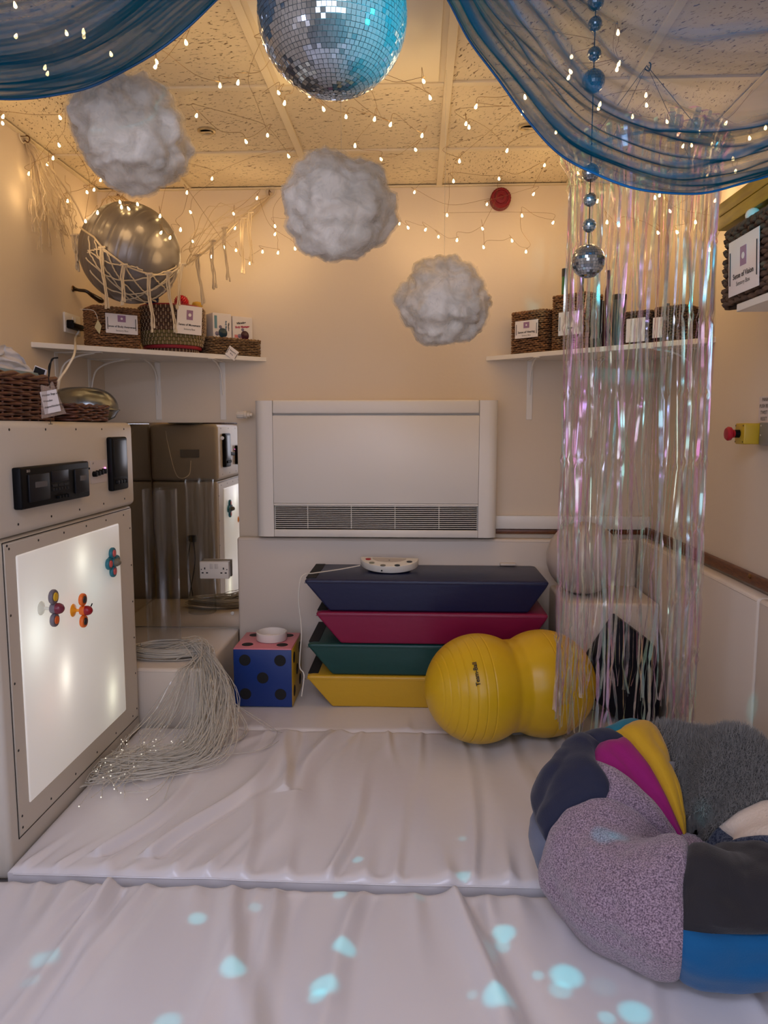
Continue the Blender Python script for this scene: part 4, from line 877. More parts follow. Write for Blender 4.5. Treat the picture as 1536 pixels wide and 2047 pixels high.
for k, (x_, y_, col) in enumerate(((-.098, .035, (170, 30, 40)), (-.078, -.02, (130, 130, 110)), (-.025, -.055, (120, 116, 104)), (.04, -.053, (40, 52, 58)), (.095, .0, (60, 62, 66)))):
    MB().lathe([(.013, 0), (.013, .002), (.010, .003), (0, .003)], cc_+CYv*y_+CZv*.032+np.array([x_, 0, 0]), R=RC, n=20).obj('button', mat('button_%d_%d' % (col[0], col[1]), col, .3), ct)
text('4', cc_+CYv*.015+CZv*.0335, (1, 0, 0), CYv, .022, M_ink, ct)
MB().lathe([(.004, 0), (0, .001)], cc_+CYv*-.078+CZv*.015+np.array([-.03, 0, 0]), R=[[1, 0, 0], [0, 0, -1], [0, 1, 0]], n=10).obj('jack', M_black, ct)
wcb = thing('white_cable', (-.5, 3.3, .3), 'thin white cable hanging down from the switch controller beside the mats', 'cable')
MB().tube(bez([cc_+np.array([-.134, .0, .012]), (-.35, 3.37, zt+.012), (-.46, 3.30, zt+.007), (-.503, 3.27, zt+.006), (-.520, 3.25, zt-.018), P(597, 1200, y=3.24), P(603, 1260, y=3.24), P(600, 1310, y=3.24), P(600, 1335, y=3.24), P(608, 1350, y=3.22), P(603, 1392, y=3.20)], 90), .0028, 6).obj('flex', M_cable, wcb)
tb_ = thing('foam_offcut', (.28, 3.53, zt), 'small cream foam strip at the back of the navy mat', 'foam strip')
MB().box((.40, 3.55, zt), (.475, 3.575, zt+.012), .003).obj('strip', M_pad, tb_)

# ------------------------------------------------------------------ balls
pk = thing('peanut_ball', (.36, 2.9, .05), 'big yellow peanut-shaped exercise ball by the tinsel curtain', 'exercise ball')
A_ = np.array([.245, 2.865, 0]); B_ = np.array([.505, 2.935, 0]); ax = (B_-A_); L_ = np.linalg.norm(ax); ax /= L_; sdv = np.array([-ax[1], ax[0], 0])
R0 = .213; NP = 420; prof = []
for i in range(NP+1):
    s_ = -R0+(L_+2*R0)*i/NP
    ra = math.sqrt(max(0, R0*R0-s_*s_)) if s_ < L_/2 else math.sqrt(max(0, R0*R0-(s_-L_)**2))
    if 0 < s_ < L_:
        k_ = abs(s_-L_/2)/(L_/2); ww = R0*.855; sm = max(0, 1-k_*1.35); ra = max(ra, ww) if sm > 0 and ra < ww else ra
        ra = ra*(1-.0*sm)
    for g_ in (-.175, -.155, -.13, -.10, -.068, -.035, .0, .26-.0, .30, .34, .38):
        ra -= .0030*math.exp(-((s_-g_)/.0017)**2)
    prof.append((max(ra, .0001), s_))
pa = np.array([p_[0] for p_ in prof]); 
for _ in range(30): pa[160:275] = (np.roll(pa, 1)[160:275]+pa[160:275]*2+np.roll(pa, -1)[160:275])/4
Rb = np.stack([sdv, UZ, ax], 1)
M_pk = mat('yellow_pvc', (216, 172, 26), .33, spec=.5, bump=(160, .03)); zc_ = .055+R0
MB().lathe([(pa[i], prof[i][1]) for i in range(NP+1)], (A_[0], A_[1], zc_), R=Rb, n=96).obj('shell', M_pk, pk, sharp=0)
q = P(953, 1346, y=2.68); nrm = (q-np.array([A_[0], A_[1], zc_])); nrm /= np.linalg.norm(nrm); q = np.array([A_[0], A_[1], zc_])+nrm*(R0+.0015)
Yt = -ax+.0*UZ; Yt = Yt-nrm*np.dot(Yt, nrm); Yt /= np.linalg.norm(Yt); Xt = np.cross(Yt, nrm)
text('Team-Ball', q, Xt, Yt, .0225, M_ink, pk, bold=.015)
pb_ = thing('pale_ball', (.71, 3.36, .55), 'pale translucent grey exercise ball behind the tinsel curtain', 'exercise ball')
r = .165; MB().lathe([(max(.0001, r*math.sin(i*PI/40)-.0012*(i % 4 == 0)), -r*math.cos(i*PI/40)) for i in range(41)], (.755, 3.38, .538+r), n=64).obj('shell', mat('pale_grey_pvc', (190, 176, 166), .35), pb_)
sv = thing('silver_ball', (-1.185, 3.12, 1.8), 'large silver grey exercise ball slung in a rope net in the corner', 'exercise ball')
SC = np.array([-1.187, 3.12, 2.003]); SRR = .200; ta = np.array([.55, .2, .81]); ta /= np.linalg.norm(ta); tb3 = np.cross(ta, [0, 1, 0]); tb3 /= np.linalg.norm(tb3); tc3 = np.cross(ta, tb3)
AX = np.array([.93, -.15, -.32]); AX /= np.linalg.norm(AX); BX = np.cross(AX, UZ); BX /= np.linalg.norm(BX); CX_ = np.cross(AX, BX)
prof = []
for i in range(121):
    a_ = i*PI/120; rr_ = SRR*(1-.008*(1.6 if (i % 8 == 0 and 16 < i < 104) else 0)); prof.append((max(.0001, rr_*math.sin(a_)), -SRR*math.cos(a_)))
MB().lathe(prof, SC, R=np.stack([BX, CX_, AX], 1), n=96).obj('shell', mat('silver_pvc', (132, 124, 118), .33, .45, spec=.4), sv, sharp=0)

# the dark wedge leaning by the side pad
nw = thing('navy_wedge', (.75, 2.8, .05), 'dark navy hexagonal foam wedge behind the tinsel curtain', 'foam wedge')
pts = [(1240, 1238), (1312, 1292), (1320, 1400), (1318, 1452), (1240, 1455), (1183, 1395), (1178, 1330)]
pl3 = [P(u_, v_, y=3.07) for u_, v_ in pts]; pl3 = [(p_[0], max(.058, p_[2])) for p_ in pl3]
MB().prism(pl3, .12, o=(0, 3.07, 0), bev=.008).obj('cover', mat('navy_black_vinyl', (8, 10, 24), .5, spec=.3), nw)

# ------------------------------------------------------------------ red sounder
rs = thing('fire_sounder', (.381, YB, 2.30), 'round red fire alarm sounder high on the end wall', 'alarm')
Ry = [[1, 0, 0], [0, 0, -1], [0, 1, 0]]; q = P(1001, 398, y=YB-.03)
M_rd = mat('alarm_red', (120, 8, 26), .4)
MB().lathe([(.046, 0), (.048, .012), (.046, .02), (.046, .05), (.040, .056), (.034, .056), (.033, .052), (.026, .052), (.025, .057), (.012, .058), (.011, .054), (0, .054)], (q[0], YB, q[2]), R=Ry, n=40).obj('sounder_body', M_rd, rs)
for k in range(24):
    a_ = k*2*PI/24; MB().tube([(q[0]+.0465*math.cos(a_), YB-.022, q[2]+.0465*math.sin(a_)), (q[0]+.0455*math.cos(a_), YB-.052, q[2]+.0455*math.sin(a_))], .0018, 4).obj('fin', M_rd, rs)

# ------------------------------------------------------------------ mirror balls
M_glass = mat('mirror_glass', (180, 186, 192), .05, .86); M_grout = mat('mirror_ball_shell', (150, 156, 160), .45, .3)
def mirror_ball(root, C, Rr, rows, tiles_as_parts, jit=.03, seed=1, shell='shell'):
    rr = random.Random(seed); C = np.array(C, float)
    n = max(8, rows*2); sh = MB().lathe([(max(.0001, Rr*.985*math.sin(i*PI/n)), -Rr*.985*math.cos(i*PI/n)) for i in range(n+1)], C, n=n*2).obj(shell, M_grout, root)
    if not tiles_as_parts: root = sh
    tl = []; ts = PI*Rr/rows
    for k in range(rows):
        ph = -PI/2+(k+.5)*PI/rows; cr = math.cos(ph)*Rr; cnt = max(4, int(2*PI*cr/ts))
        for i in range(cnt):
            th = (i+.5*(k % 2))*2*PI/cnt; d = np.array([math.cos(ph)*math.cos(th), math.cos(ph)*math.sin(th), math.sin(ph)])
            d2 = d+np.array([rr.gauss(0, jit), rr.gauss(0, jit), rr.gauss(0, jit)]); d2 /= np.linalg.norm(d2)
            X = np.array([-math.sin(th), math.cos(th), 0]); X -= d2*np.dot(X, d2); X /= np.linalg.norm(X); Y = np.cross(d2, X)
            tl.append((C+d*Rr, X, Y, d2, 2*PI*cr/cnt*.91, ts*.91))
    vis = []
    for i, t in enumerate(tl):
        v = EYE-t[0]; dist = np.linalg.norm(v); f = np.dot(v/dist, t[3]); vis.append((f if f > 0 else -1)/dist**2)
    keep = set(np.argsort(vis)[::-1][:tiles_as_parts].tolist()) if tiles_as_parts else set()
    um = MB().box((-.5, -.5, 0), (.5, .5, 1)).mesh('mirror_tile', np.zeros(3), M_glass, False) if keep else None
    m = MB()
    for i, (c, X, Y, Z, w_, h_) in enumerate(tl):
        if i in keep:
            inst('mirror_tile', um, root, Matrix(((X[0]*w_, Y[0]*h_, Z[0]*.0012, c[0]), (X[1]*w_, Y[1]*h_, Z[1]*.0012, c[1]), (X[2]*w_, Y[2]*h_, Z[2]*.0012, c[2]), (0, 0, 0, 1))))
        else: m.box((-w_/2, -h_/2, 0), (w_/2, h_/2, .0012 if Rr > .08 else .0006), R=np.stack([X, Y, Z], 1), c=c)
    m.obj('mirror_tiles', M_glass, root, smooth=False, kind='stuff')
db = thing('mirror_ball', DISCO, 'big mirror ball hanging under the ceiling light panel', 'mirror ball')
mirror_ball(db, DISCO, DR, 50, 300, jit=.045)
MB().lathe([(.012, .138), (.012, .16), (.004, .165), (.004, .375)], DISCO, n=16).obj('hanger', mat('chrome'), db)
ga = thing('mirror_ball_garland', (.436, 2.0, 2.42), 'string of small mirror balls of mixed sizes hanging in front of the tinsel', 'garland')
MB().tube([(.436, 2.0, ZC), (.436, 2.0, 1.72)], .0013, 6).obj('cord', M_blackm, ga)
for k, (v_, d_) in enumerate(((5, 28), (48, 24), (108, 24), (162, 40), (345, 32), (399, 24), (451, 24), (522, 61))):
    mirror_ball(ga, (.436, 2.0, P(1183, v_, y=2.0)[2]), d_/2*2.03/1490, 18 if d_ > 50 else 11, 0, seed=k, shell='small_mirror_ball')

# ------------------------------------------------------------------ cotton clouds
def cotton_material():
    m = bpy.data.materials.new('cotton_wool'); m.use_nodes = True; nt = m.node_tree; b = nt.nodes['Principled BSDF']; L = nt.links.new
    b.inputs['Base Color'].default_value = (*lin((236, 226, 212)), 1); b.inputs['Roughness'].default_value = 1.0; b.inputs['Specular IOR Level'].default_value = 0.1
    b.inputs['Subsurface Weight'].default_value = .35; b.inputs['Subsurface Radius'].default_value = (.03, .03, .03); b.inputs['Subsurface Scale'].default_value = .6; b.inputs['Sheen Weight'].default_value = .3
    tc = nt.nodes.new('ShaderNodeTexCoord'); n = nt.nodes.new('ShaderNodeTexNoise'); n.inputs['Scale'].default_value = 28; n.inputs['Detail'].default_value = 4; n.inputs['Distortion'].default_value = 1.5
    L(tc.outputs['Object'], n.inputs['Vector']); bp = nt.nodes.new('ShaderNodeBump'); bp.inputs['Strength'].default_value = .22; bp.inputs['Distance'].default_value = .006
    L(n.outputs[0], bp.inputs['Height']); L(bp.outputs[0], b.inputs['Normal']); return m
M_cot = cotton_material()
def wisp_material():
    m = bpy.data.materials.new('cotton_wisp'); m.use_nodes = True; nt = m.node_tree; L = nt.links.new; nt.nodes.clear()
    out = nt.nodes.new('ShaderNodeOutputMaterial'); mix = nt.nodes.new('ShaderNodeMixShader'); tr = nt.nodes.new('ShaderNodeBsdfTransparent'); df = nt.nodes.new('ShaderNodeBsdfDiffuse'); tl = nt.nodes.new('ShaderNodeBsdfTranslucent'); mx = nt.nodes.new('ShaderNodeMixShader')
    df.inputs[0].default_value = tl.inputs[0].default_value = (.90, .85, .77, 1); L(df.outputs[0], mx.inputs[1]); L(tl.outputs[0], mx.inputs[2])
    tc = nt.nodes.new('ShaderNodeTexCoord'); n = nt.nodes.new('ShaderNodeTexNoise'); n.inputs['Scale'].default_value = 17; n.inputs['Detail'].default_value = 3.5; n.inputs['Distortion'].default_value = 1.2; L(tc.outputs['Object'], n.inputs['Vector'])
    r = nt.nodes.new('ShaderNodeMapRange'); r.inputs[1].default_value = .40; r.inputs[2].default_value = .68; r.inputs[3].default_value = .04; r.inputs[4].default_value = .34; L(n.outputs[0], r.inputs[0])
    L(r.outputs[0], mix.inputs[0]); L(tr.outputs[0], mix.inputs[1]); L(mx.outputs[0], mix.inputs[2]); L(mix.outputs[0], out.inputs[0]); return m
M_wisp = wisp_material()
M_fuzz = bpy.data.materials.new('cotton_fibre'); M_fuzz.use_nodes = True; _n = M_fuzz.node_tree; _n.nodes.clear()
_o = _n.nodes.new('ShaderNodeOutputMaterial'); _a = _n.nodes.new('ShaderNodeBsdfDiffuse'); _b = _n.nodes.new('ShaderNodeBsdfTranslucent'); _t = _n.nodes.new('ShaderNodeBsdfTransparent'); _x = _n.nodes.new('ShaderNodeMixShader'); _y = _n.nodes.new('ShaderNodeMixShader')
_a.inputs[0].default_value = _b.inputs[0].default_value = (.84, .78, .70, 1); _y.inputs[0].default_value = .90
_n.links.new(_a.outputs[0], _x.inputs[1]); _n.links.new(_b.outputs[0], _x.inputs[2]); _n.links.new(_x.outputs[0], _y.inputs[1]); _n.links.new(_t.outputs[0], _y.inputs[2]); _n.links.new(_y.outputs[0], _o.inputs[0])
def cloud(c, r, lab, sd, squash=(1, .95, .93)):
    o = thing('cotton_cloud', np.array(c)-UZ*r, lab, 'cloud decoration'); c = np.array(c, float)
    bm = bmesh.new(); bmesh.ops.create_icosphere(bm, subdivisions=5, radius=1); off = Vector((sd*7.3, sd*3.1, sd*1.7)); tri = []
    for v in bm.verts:
        d = v.co.normalized(); q = d*1.5+off
        wv = Vector((noise.noise(q*1.3), noise.noise(q*1.3+Vector((9, 2, 1))), noise.noise(q*1.3+Vector((3, 8, 5)))))*.9
        a = noise.noise(q+wv)*.22-abs(noise.noise(q*1.9+wv*1.4))*.15+noise.noise(q*3.6+wv*2.2)*.06+noise.noise(q*8+wv*4)*.018
        v.co = Vector((d.x*squash[0], d.y*squash[1], d.z*squash[2]))*(r*(1.0+a))+Vector(c)
    bm.verts.index_update(); bm.normal_update(); V = [v.co[:] for v in bm.verts]; NN = [v.normal.copy() for v in bm.verts]; Fc = [[x.index for x in f_.verts] for f_ in bm.faces]; bm.free()
    MB().add(V, Fc).obj('cotton_body', M_cot, o, sharp=0)
    for k in range(4):     # thin wispy outer layers
        MB().add([Vector(V[i])+NN[i]*(r*.013*(k+1)+.05*r*(k+1)/5*noise.noise(Vector(V[i])*18+Vector((k*3, sd, 0)))) for i in range(len(V))], Fc).obj('cotton_wisp', M_wisp, o, sharp=0)
    rr = random.Random(sd); m = MB()
    for k in range(900):
        i = rr.randrange(len(V)); p_ = Vector(V[i]); nn_ = NN[i]; t = Vector((rr.gauss(0, 1), rr.gauss(0, 1), rr.gauss(0, 1))); t = (t-nn_*t.dot(nn_)).normalized(); L = rr.uniform(.008, .026)*r/.15; wd = .0016
        s_ = nn_.cross(t)*wd; a_ = p_-nn_*.003; b_ = p_+nn_*L*.30+t*L*.5; c_ = p_+nn_*L*rr.uniform(.1, .42)+t*L
        m.add([a_-s_, a_+s_, b_+s_, b_-s_, c_], [(0, 1, 2, 3), (3, 2, 4)])
    m.obj('loose_fibres', M_fuzz, o, kind='stuff', sharp=0)
    MB().tube([c+UZ*r*.8, (c[0], c[1], ZC)], .0006, 4).obj('hanging_thread', mat('clear_thread', (200, 190, 170), .3, alpha=.4), o)
cloud(P(267, 268, y=2.0), .145, 'grey blue cotton cloud hanging highest, nearest the big mirror ball and the side wall', 1)
cloud(P(683, 412, y=2.1), .147, 'cream cotton cloud hanging below the big mirror ball', 4)
cloud(P(888, 602, y=2.5), .146, 'lowest white cotton cloud, hanging above the radiator', 9)

# ------------------------------------------------------------------ rope net under the silver ball
M_rope = mat('cream_cotton_rope', (216, 194, 160), .8, bump=(220, .5), stretch=(1, 1, 3))
nt_ = thing('rope_net', (-1.2, 3.2, 1.6), 'cream rope net hammock slung across the corner holding the silver ball', 'net')
HL = P(52, 275, x=XL+.012); HR = P(545, 386, y=YB-.012); HC = P(218, 392, y=YB-.03)
def rope(m, pts, r=.0032, n=60, wob=.0): 
    p = bez(pts, n)
    if wob:
        for i in range(len(p)): p[i] += wob*np.array([nz(i*.35, pts[0][0]*9), nz(i*.35, 5+pts[0][1]*7), nz(i*.3, 9)])
    p[:, 2] = np.minimum(p[:, 2], ZC-.016)
    for q_ in p:
        d_ = q_-SC; L_ = np.linalg.norm(d_)
        if L_ < SRR+.006: q_ += d_/L_*(SRR+.006-L_)
    m.tube(p, r, 6)
def ball_front(u, v, extra=.006):
    """point where the sight line meets the ball a little outside its surface, else the plane through its centre"""
    d = FWD*F_PX+RGT*(u-CX)+UPV*(CY-v); d /= np.linalg.norm(d); R_ = SRR+extra; oc = EYE-SC; b_ = np.dot(oc, d); c_ = np.dot(oc, oc)-R_*R_; D_ = b_*b_-c_
    return EYE+d*(-b_-math.sqrt(D_)) if D_ > 0 else EYE+d*(-b_)
edge = [HL, P(110, 345, x=XL+.05), P(150, 405, x=XL+.08), P(172, 452, x=XL+.14), ball_front(188, 474), ball_front(205, 495), ball_front(228, 514), ball_front(250, 530), ball_front(275, 541), ball_front(300, 548), ball_front(322, 549), ball_front(340, 546), P(358, 536, y=3.10), P(378, 526, y=3.18), P(405, 507, y=3.28), P(440, 478, y=3.38), P(485, 434, y=3.5), HR]
m = MB(); rope(m, edge, .0038, 160); m.obj('edge_rope', M_rope, nt_)
m = MB()
def arc(pp): rope(m, [ball_front(*q_) for q_ in pp], .0028, 60, .004)
arc([(178, 472), (182, 510), (205, 545), (250, 585), (300, 603)])
arc([(176, 500), (215, 525), (262, 532), (285, 540)])
arc([(172, 515), (205, 545), (240, 560), (290, 556), (325, 545), (352, 533)])
arc([(180, 540), (215, 575), (255, 588), (300, 580), (340, 556), (358, 530)])
arc([(190, 480), (200, 520), (228, 560), (262, 600)])
arc([(215, 505), (235, 550), (262, 580), (290, 604)])
arc([(250, 530), (268, 560), (295, 590), (312, 603)])
arc([(300, 548), (318, 565), (335, 580), (345, 570)])
arc([(345, 545), (320, 568), (290, 586), (250, 600)])
arc([(352, 530), (345, 560), (325, 585), (300, 600)])
arc([(230, 515), (205, 500), (186, 500), (176, 505)])
for k in range(7):   # net behind and around the ball up to the corner hook
    a_ = -2.2+k*.5; pts = [HC+np.array([.01*k, 0, 0])]
    for t in np.linspace(.15, .9, 7):
        th = t*2.6; dirn = np.array([math.cos(a_)*.5-.1, .55+.2*math.sin(a_), 0]); dirn /= np.linalg.norm(dirn); pts.append(SC+(SRR+.008)*(UZ*math.cos(th)*.98+dirn*math.sin(th)))
    pts = [np.array([max(q_[0], XL+.01), min(q_[1], YB-.01), q_[2]]) for q_ in pts]; rope(m, pts, .0026, 60, .003)
m.obj('mesh_ropes', M_rope, nt_)
m = MB()
for k in range(26):   # gathered net spreading from the side wall hook
    r_ = random.random(); q1 = P(random.uniform(66, 150), random.uniform(400, 520), x=XL+random.uniform(.01, .07)); md = HL*.5+q1*.5+np.array([random.uniform(-.0, .02), random.uniform(-.05, .05), random.uniform(-.05, .03)])
    md[0] = max(md[0], XL+.006); rope(m, [HL, md, q1], .0016, 26, .012)
for k in range(9):
    q0 = P(random.uniform(70, 150), random.uniform(350, 430), x=XL+.03); q1 = P(random.uniform(110, 172), random.uniform(430, 500), x=XL+.05); rope(m, [q0, (q0+q1)/2-UZ*.02, q1], .0016, 20, .02)
for k in range(12):
    t0 = random.uniform(.1, .7); q0 = HR*(1-t0)+P(400, 510, y=3.3)*t0; q1 = P(random.uniform(380, 470), random.uniform(410, 500), y=3.5); rope(m, [HR, (HR*.5+q1*.5)+UZ*random.uniform(-.06, .0), q1, P(random.uniform(355, 385), random.uniform(500, 535), y=3.15)], .0014, 30, .012)
for k in range(4): rope(m, [HC, P(205+k*9, 402, y=YB-.03), P(196+k*12, 428, y=3.5)], .0024, 20, .01)
m.obj('gathered_net', M_rope, nt_, kind='stuff')
for (u0, v0, v1, yy, off) in ((176, 456, 530, 3.02, 10), (204, 495, 616, 2.92, 8), (248, 530, 612, 2.90, -4), (298, 548, 664, 2.90, 6), (336, 545, 665, 2.93, 12), (366, 528, 618, 3.10, -12), (396, 510, 612, 3.25, 8), (425, 482, 584, 3.34, 2), (450, 456, 560, 3.40, 4), (486, 436, 545, 3.48, -2), (500, 425, 530, 3.5, 1), (148, 470, 540, 3.08, 5), (158, 470, 520, 3.06, -4), (62, 400, 470, 3.0, 3), (95, 420, 500, 3.05, 4), (78, 330, 440, 3.0, 6), (120, 400, 500, 3.1, 3)):
    m = MB()
    wall = u0 < 140
    for j in range(4):
        pts = []; ns = 9; e = v1-random.uniform(0, 14)
        for i in range(ns):
            t = i/(ns-1); uu = u0+off*t+(j-1.5)*3.0*(.5+.6*math.sin(t*5+j))+random.uniform(-.8, .8); vv = v0-3+(e-v0)*t
            q_ = P(uu, vv, x=XL+.02+.004*j) if wall else P(uu, vv, y=yy-.006+.003*j)
            pts.append(q_)
        m.tube(bez(pts, 36), .0027 if not wall else .0018, 6)
        if not wall:
            m.tube([pts[-1]+UZ*.004, pts[-1]-UZ*.006, pts[-1]-UZ*.013], [.0035, .0048, .0042], 6)
    if not wall: m.tube([P(u0-7, v0, y=yy-.004), P(u0+7, v0-1, y=yy-.004)], .0045, 6)
    m.obj('tassel', M_rope, nt_)
# ring hooks
def ring_hook(c, n_, lab):
    o = thing('ring_hook', c, lab, 'hook', None); n_ = np.array(n_, float); X = np.cross(UZ, n_); m = MB(); cc2 = np.array(c)+n_*.008
    m.tube([cc2+X*.024*math.cos(t)+UZ*.024*math.sin(t) for t in np.linspace(0, 2*PI, 24, endpoint=False)], .0026, 6, closed=True); m.obj('ring', mat('cream_metal_grid'), o)
    m = MB(); m.tube(bez([np.array(c), cc2+n_*.02, cc2+n_*.028-UZ*.012, cc2+n_*.02-UZ*.024, cc2+n_*.008-UZ*.016], 18), .0025, 6); m.obj('hook_wire', mat('bronze', (110, 80, 50), .3, .8), o); return o
ring_hook(P(41, 272, x=XL), (1, 0, 0), 'ring hook high on the side wall holding the net')
ring_hook(P(541, 384, y=YB), (0, -1, 0), 'ring hook at the top of the end wall holding the net')
ring_hook(P(240, 392, y=YB), (0, -1, 0), 'ring hook in the corner above the silver ball')

# ------------------------------------------------------------------ sheer blue drapes
def sheer_material():
    m = bpy.data.materials.new('blue_organza'); m.use_nodes = True; nt = m.node_tree; L = nt.links.new; nt.nodes.clear()
    out = nt.nodes.new('ShaderNodeOutputMaterial'); mix = nt.nodes.new('ShaderNodeMixShader'); tr = nt.nodes.new('ShaderNodeBsdfTransparent'); tr.inputs[0].default_value = (.86, .9, .93, 1)
    df = nt.nodes.new('ShaderNodeBsdfDiffuse'); tl = nt.nodes.new('ShaderNodeBsdfTranslucent'); gl = nt.nodes.new('ShaderNodeBsdfGlossy'); gl.inputs['Roughness'].default_value = .35
    df.inputs[0].default_value = (.005, .12, .27, 1); tl.inputs[0].default_value = (.007, .16, .36, 1); gl.inputs[0].default_value = (.02, .30, .6, 1)
    m1_ = nt.nodes.new('ShaderNodeMixShader'); m1_.inputs[0].default_value = .5; L(df.outputs[0], m1_.inputs[1]); L(tl.outputs[0], m1_.inputs[2])
    m2_ = nt.nodes.new('ShaderNodeMixShader'); m2_.inputs[0].default_value = .12; L(m1_.outputs[0], m2_.inputs[1]); L(gl.outputs[0], m2_.inputs[2])
    g = nt.nodes.new('ShaderNodeNewGeometry'); dot = nt.nodes.new('ShaderNodeVectorMath'); dot.operation = 'DOT_PRODUCT'; L(g.outputs['Normal'], dot.inputs[0]); L(g.outputs['Incoming'], dot.inputs[1])
    ab = nt.nodes.new('ShaderNodeMath'); ab.operation = 'ABSOLUTE'; L(dot.outputs['Value'], ab.inputs[0]); mx = nt.nodes.new('ShaderNodeMath'); mx.operation = 'MAXIMUM'; mx.inputs[1].default_value = .06; L(ab.outputs[0], mx.inputs[0])
    iv = nt.nodes.new('ShaderNodeMath'); iv.operation = 'DIVIDE'; iv.inputs[0].default_value = 1.0; L(mx.outputs[0], iv.inputs[1])
    pw = nt.nodes.new('ShaderNodeMath'); pw.operation = 'POWER'; pw.inputs[0].default_value = .60; at = nt.nodes.new('ShaderNodeAttribute'); at.attribute_name = 'layers'; ml = nt.nodes.new('ShaderNodeMath'); ml.operation = 'MULTIPLY'; L(iv.outputs[0], ml.inputs[0]); L(at.outputs['Fac'], ml.inputs[1]); L(ml.outputs[0], pw.inputs[1])   # open share of the weave along the sight line
    L(pw.outputs[0], mix.inputs[0]); L(m2_.outputs[0], mix.inputs[1]); L(tr.outputs[0], mix.inputs[2]); L(mix.outputs[0], out.inputs[0]); return m
M_org = sheer_material()
def resample(pts, n):
    p = bez(pts, 200); d = np.concatenate([[0], np.cumsum(np.linalg.norm(np.diff(p, axis=0), axis=1))]); t = np.linspace(0, d[-1], n)
    return np.stack([np.interp(t, d, p[:, i]) for i in range(3)], 1)
def drape(lab, hem, top, bands, sd, ns=150, nt2=420, sag=.10):
    o = thing('sheer_drape', hem[len(hem)//2], lab, 'drape'); H = resample(hem, ns); T = resample(top, ns); s = np.linspace(0, 1, ns)[:, None]; t = np.linspace(0, 1, nt2)[None, :]
    G = H[:, None]*(1-t[..., None])+T[:, None]*t[..., None]
    G[..., 2] -= sag*np.sin(PI*t)*np.sin(PI*np.clip(s, 0, 1))
    Dt = np.gradient(G, axis=1); Ds = np.gradient(G, axis=0); N_ = np.cross(Ds, Dt); N_ /= np.linalg.norm(N_, axis=2, keepdims=True)+1e-9
    D = np.zeros((ns, nt2)); W = np.zeros((ns, nt2)); LY = np.ones((ns, nt2))
    for (t0, t1, t2, wd, amp, fr) in bands:       # gathers: tightly pleated lines running along the swag
        tc_ = t0*(1-s)**2+2*t1*s*(1-s)+t2*s**2; e = np.exp(-((t-tc_)/wd)**2)
        wv = np.array([[.030*nz(x_*3.1, t0*30+sd)+.012*nz(x_*9, t1*40)] for x_ in s[:, 0]]); fd = np.array([[min(1, max(.08, .62+1.5*nz(x_*4.2, t0*17+5, sd)))] for x_ in s[:, 0]]); e = fd*np.exp(-(np.abs(t-tc_-wv)/(wd*(.6+.8*fd)))**1.7); D += amp*.5*np.exp(-((t-tc_-wv)/wd)**2); LY += fr*e*(.7+.3*np.sin((t-tc_-wv)*300+4*np.sin(s*6)+t0*9))
    for i in range(ns):
        for j in range(0, nt2, 6):
            W[i, j] = .010*nz(s[i, 0]*2.2, t[0, j]*9, sd)+.004*nz(s[i, 0]*7, t[0, j]*26, sd+4)
        W[i] = np.interp(np.arange(nt2), np.arange(0, nt2, 6), W[i, ::6])
    D += W*1.5+.0016*np.sin(t*120+6*np.sin(s*4+sd)+4*np.sin(s*9))*np.clip(.5+np.sin(s*7+t*9+sd), 0, 1)
    # rolled hem
    hemr = np.clip(1-t/.012, 0, 1); G = G+N_*D[..., None]+N_*(.004*hemr)[..., None]
    G[..., 0] = np.clip(G[..., 0], XL+.004, XR-.004); G[..., 2] = np.minimum(G[..., 2], ZC-.012)
    m = MB(); m.grid(G); fo_ = m.obj('fabric', M_org, o, sharp=0); LY += .5*np.clip(W*60, -.8, 2); at_ = fo_.data.attributes.new('layers', 'FLOAT', 'POINT'); at_.data.foreach_set('value', np.clip(LY, .4, 12).ravel())
    m = MB(); m.tube(G[::2, 0], .0028, 6); m.obj('hem', mat('blue_hem', (8, 84, 136), .5), o); return o
yR = 1.85
hemR = [np.array([-.02, yR, 2.40]), P(905, 0, y=yR), P(950, 80, y=yR), P(1005, 155, y=yR), P(1065, 235, y=yR), P(1128, 305, y=yR), P(1200, 345, y=yR), P(1280, 374, y=yR), P(1355, 385, y=yR), P(1430, 378, y=yR), P(1536, 348, y=yR), P(1640, 300, y=yR), np.array([1.11, yR, 2.02])]
topR = [np.array([.02, 1.2, 2.40]), np.array([.30, 1.15, 2.36]), np.array([.62, 1.12, 2.33]), np.array([.9, 1.12, 2.34]), np.array([1.11, 1.12, 2.38])]
drape('large sheer blue fabric swag in front of the mirror ball garland and tinsel', hemR, topR,
      [(.035, .005, .02, .026, .010, 5), (.09, .05, .03, .010, .008, 3.5), (.13, .02, .16, .016, .012, 5), (.20, .03, .28, .014, .012, 4.5), (.27, .12, .18, .007, .008, 3), (.34, .16, .40, .008, .008, 2.5), (.46, .20, .12, .014, .006, 2.2), (.58, .30, .2, .012, .005, 1.6), (.40, .5, .62, .010, .004, 1.2)], 3)
yL = 1.7
hemL = [np.array([XL+.01, yL, 2.16]), P(-180, 180, y=yL), P(-80, 192, y=yL), P(0, 190, y=yL), P(90, 183, y=yL), P(170, 167, y=yL), P(240, 138, y=yL), P(310, 93, y=yL), P(365, 48, y=yL), P(425, -5, y=yL), P(470, -45, y=yL), np.array([-.38, yL, 2.40])]
topL = [np.array([XL+.01, 1.1, 2.36]), np.array([-1.2, 1.08, 2.33]), np.array([-.9, 1.08, 2.33]), np.array([-.6, 1.1, 2.36]), np.array([-.35, 1.12, 2.40])]
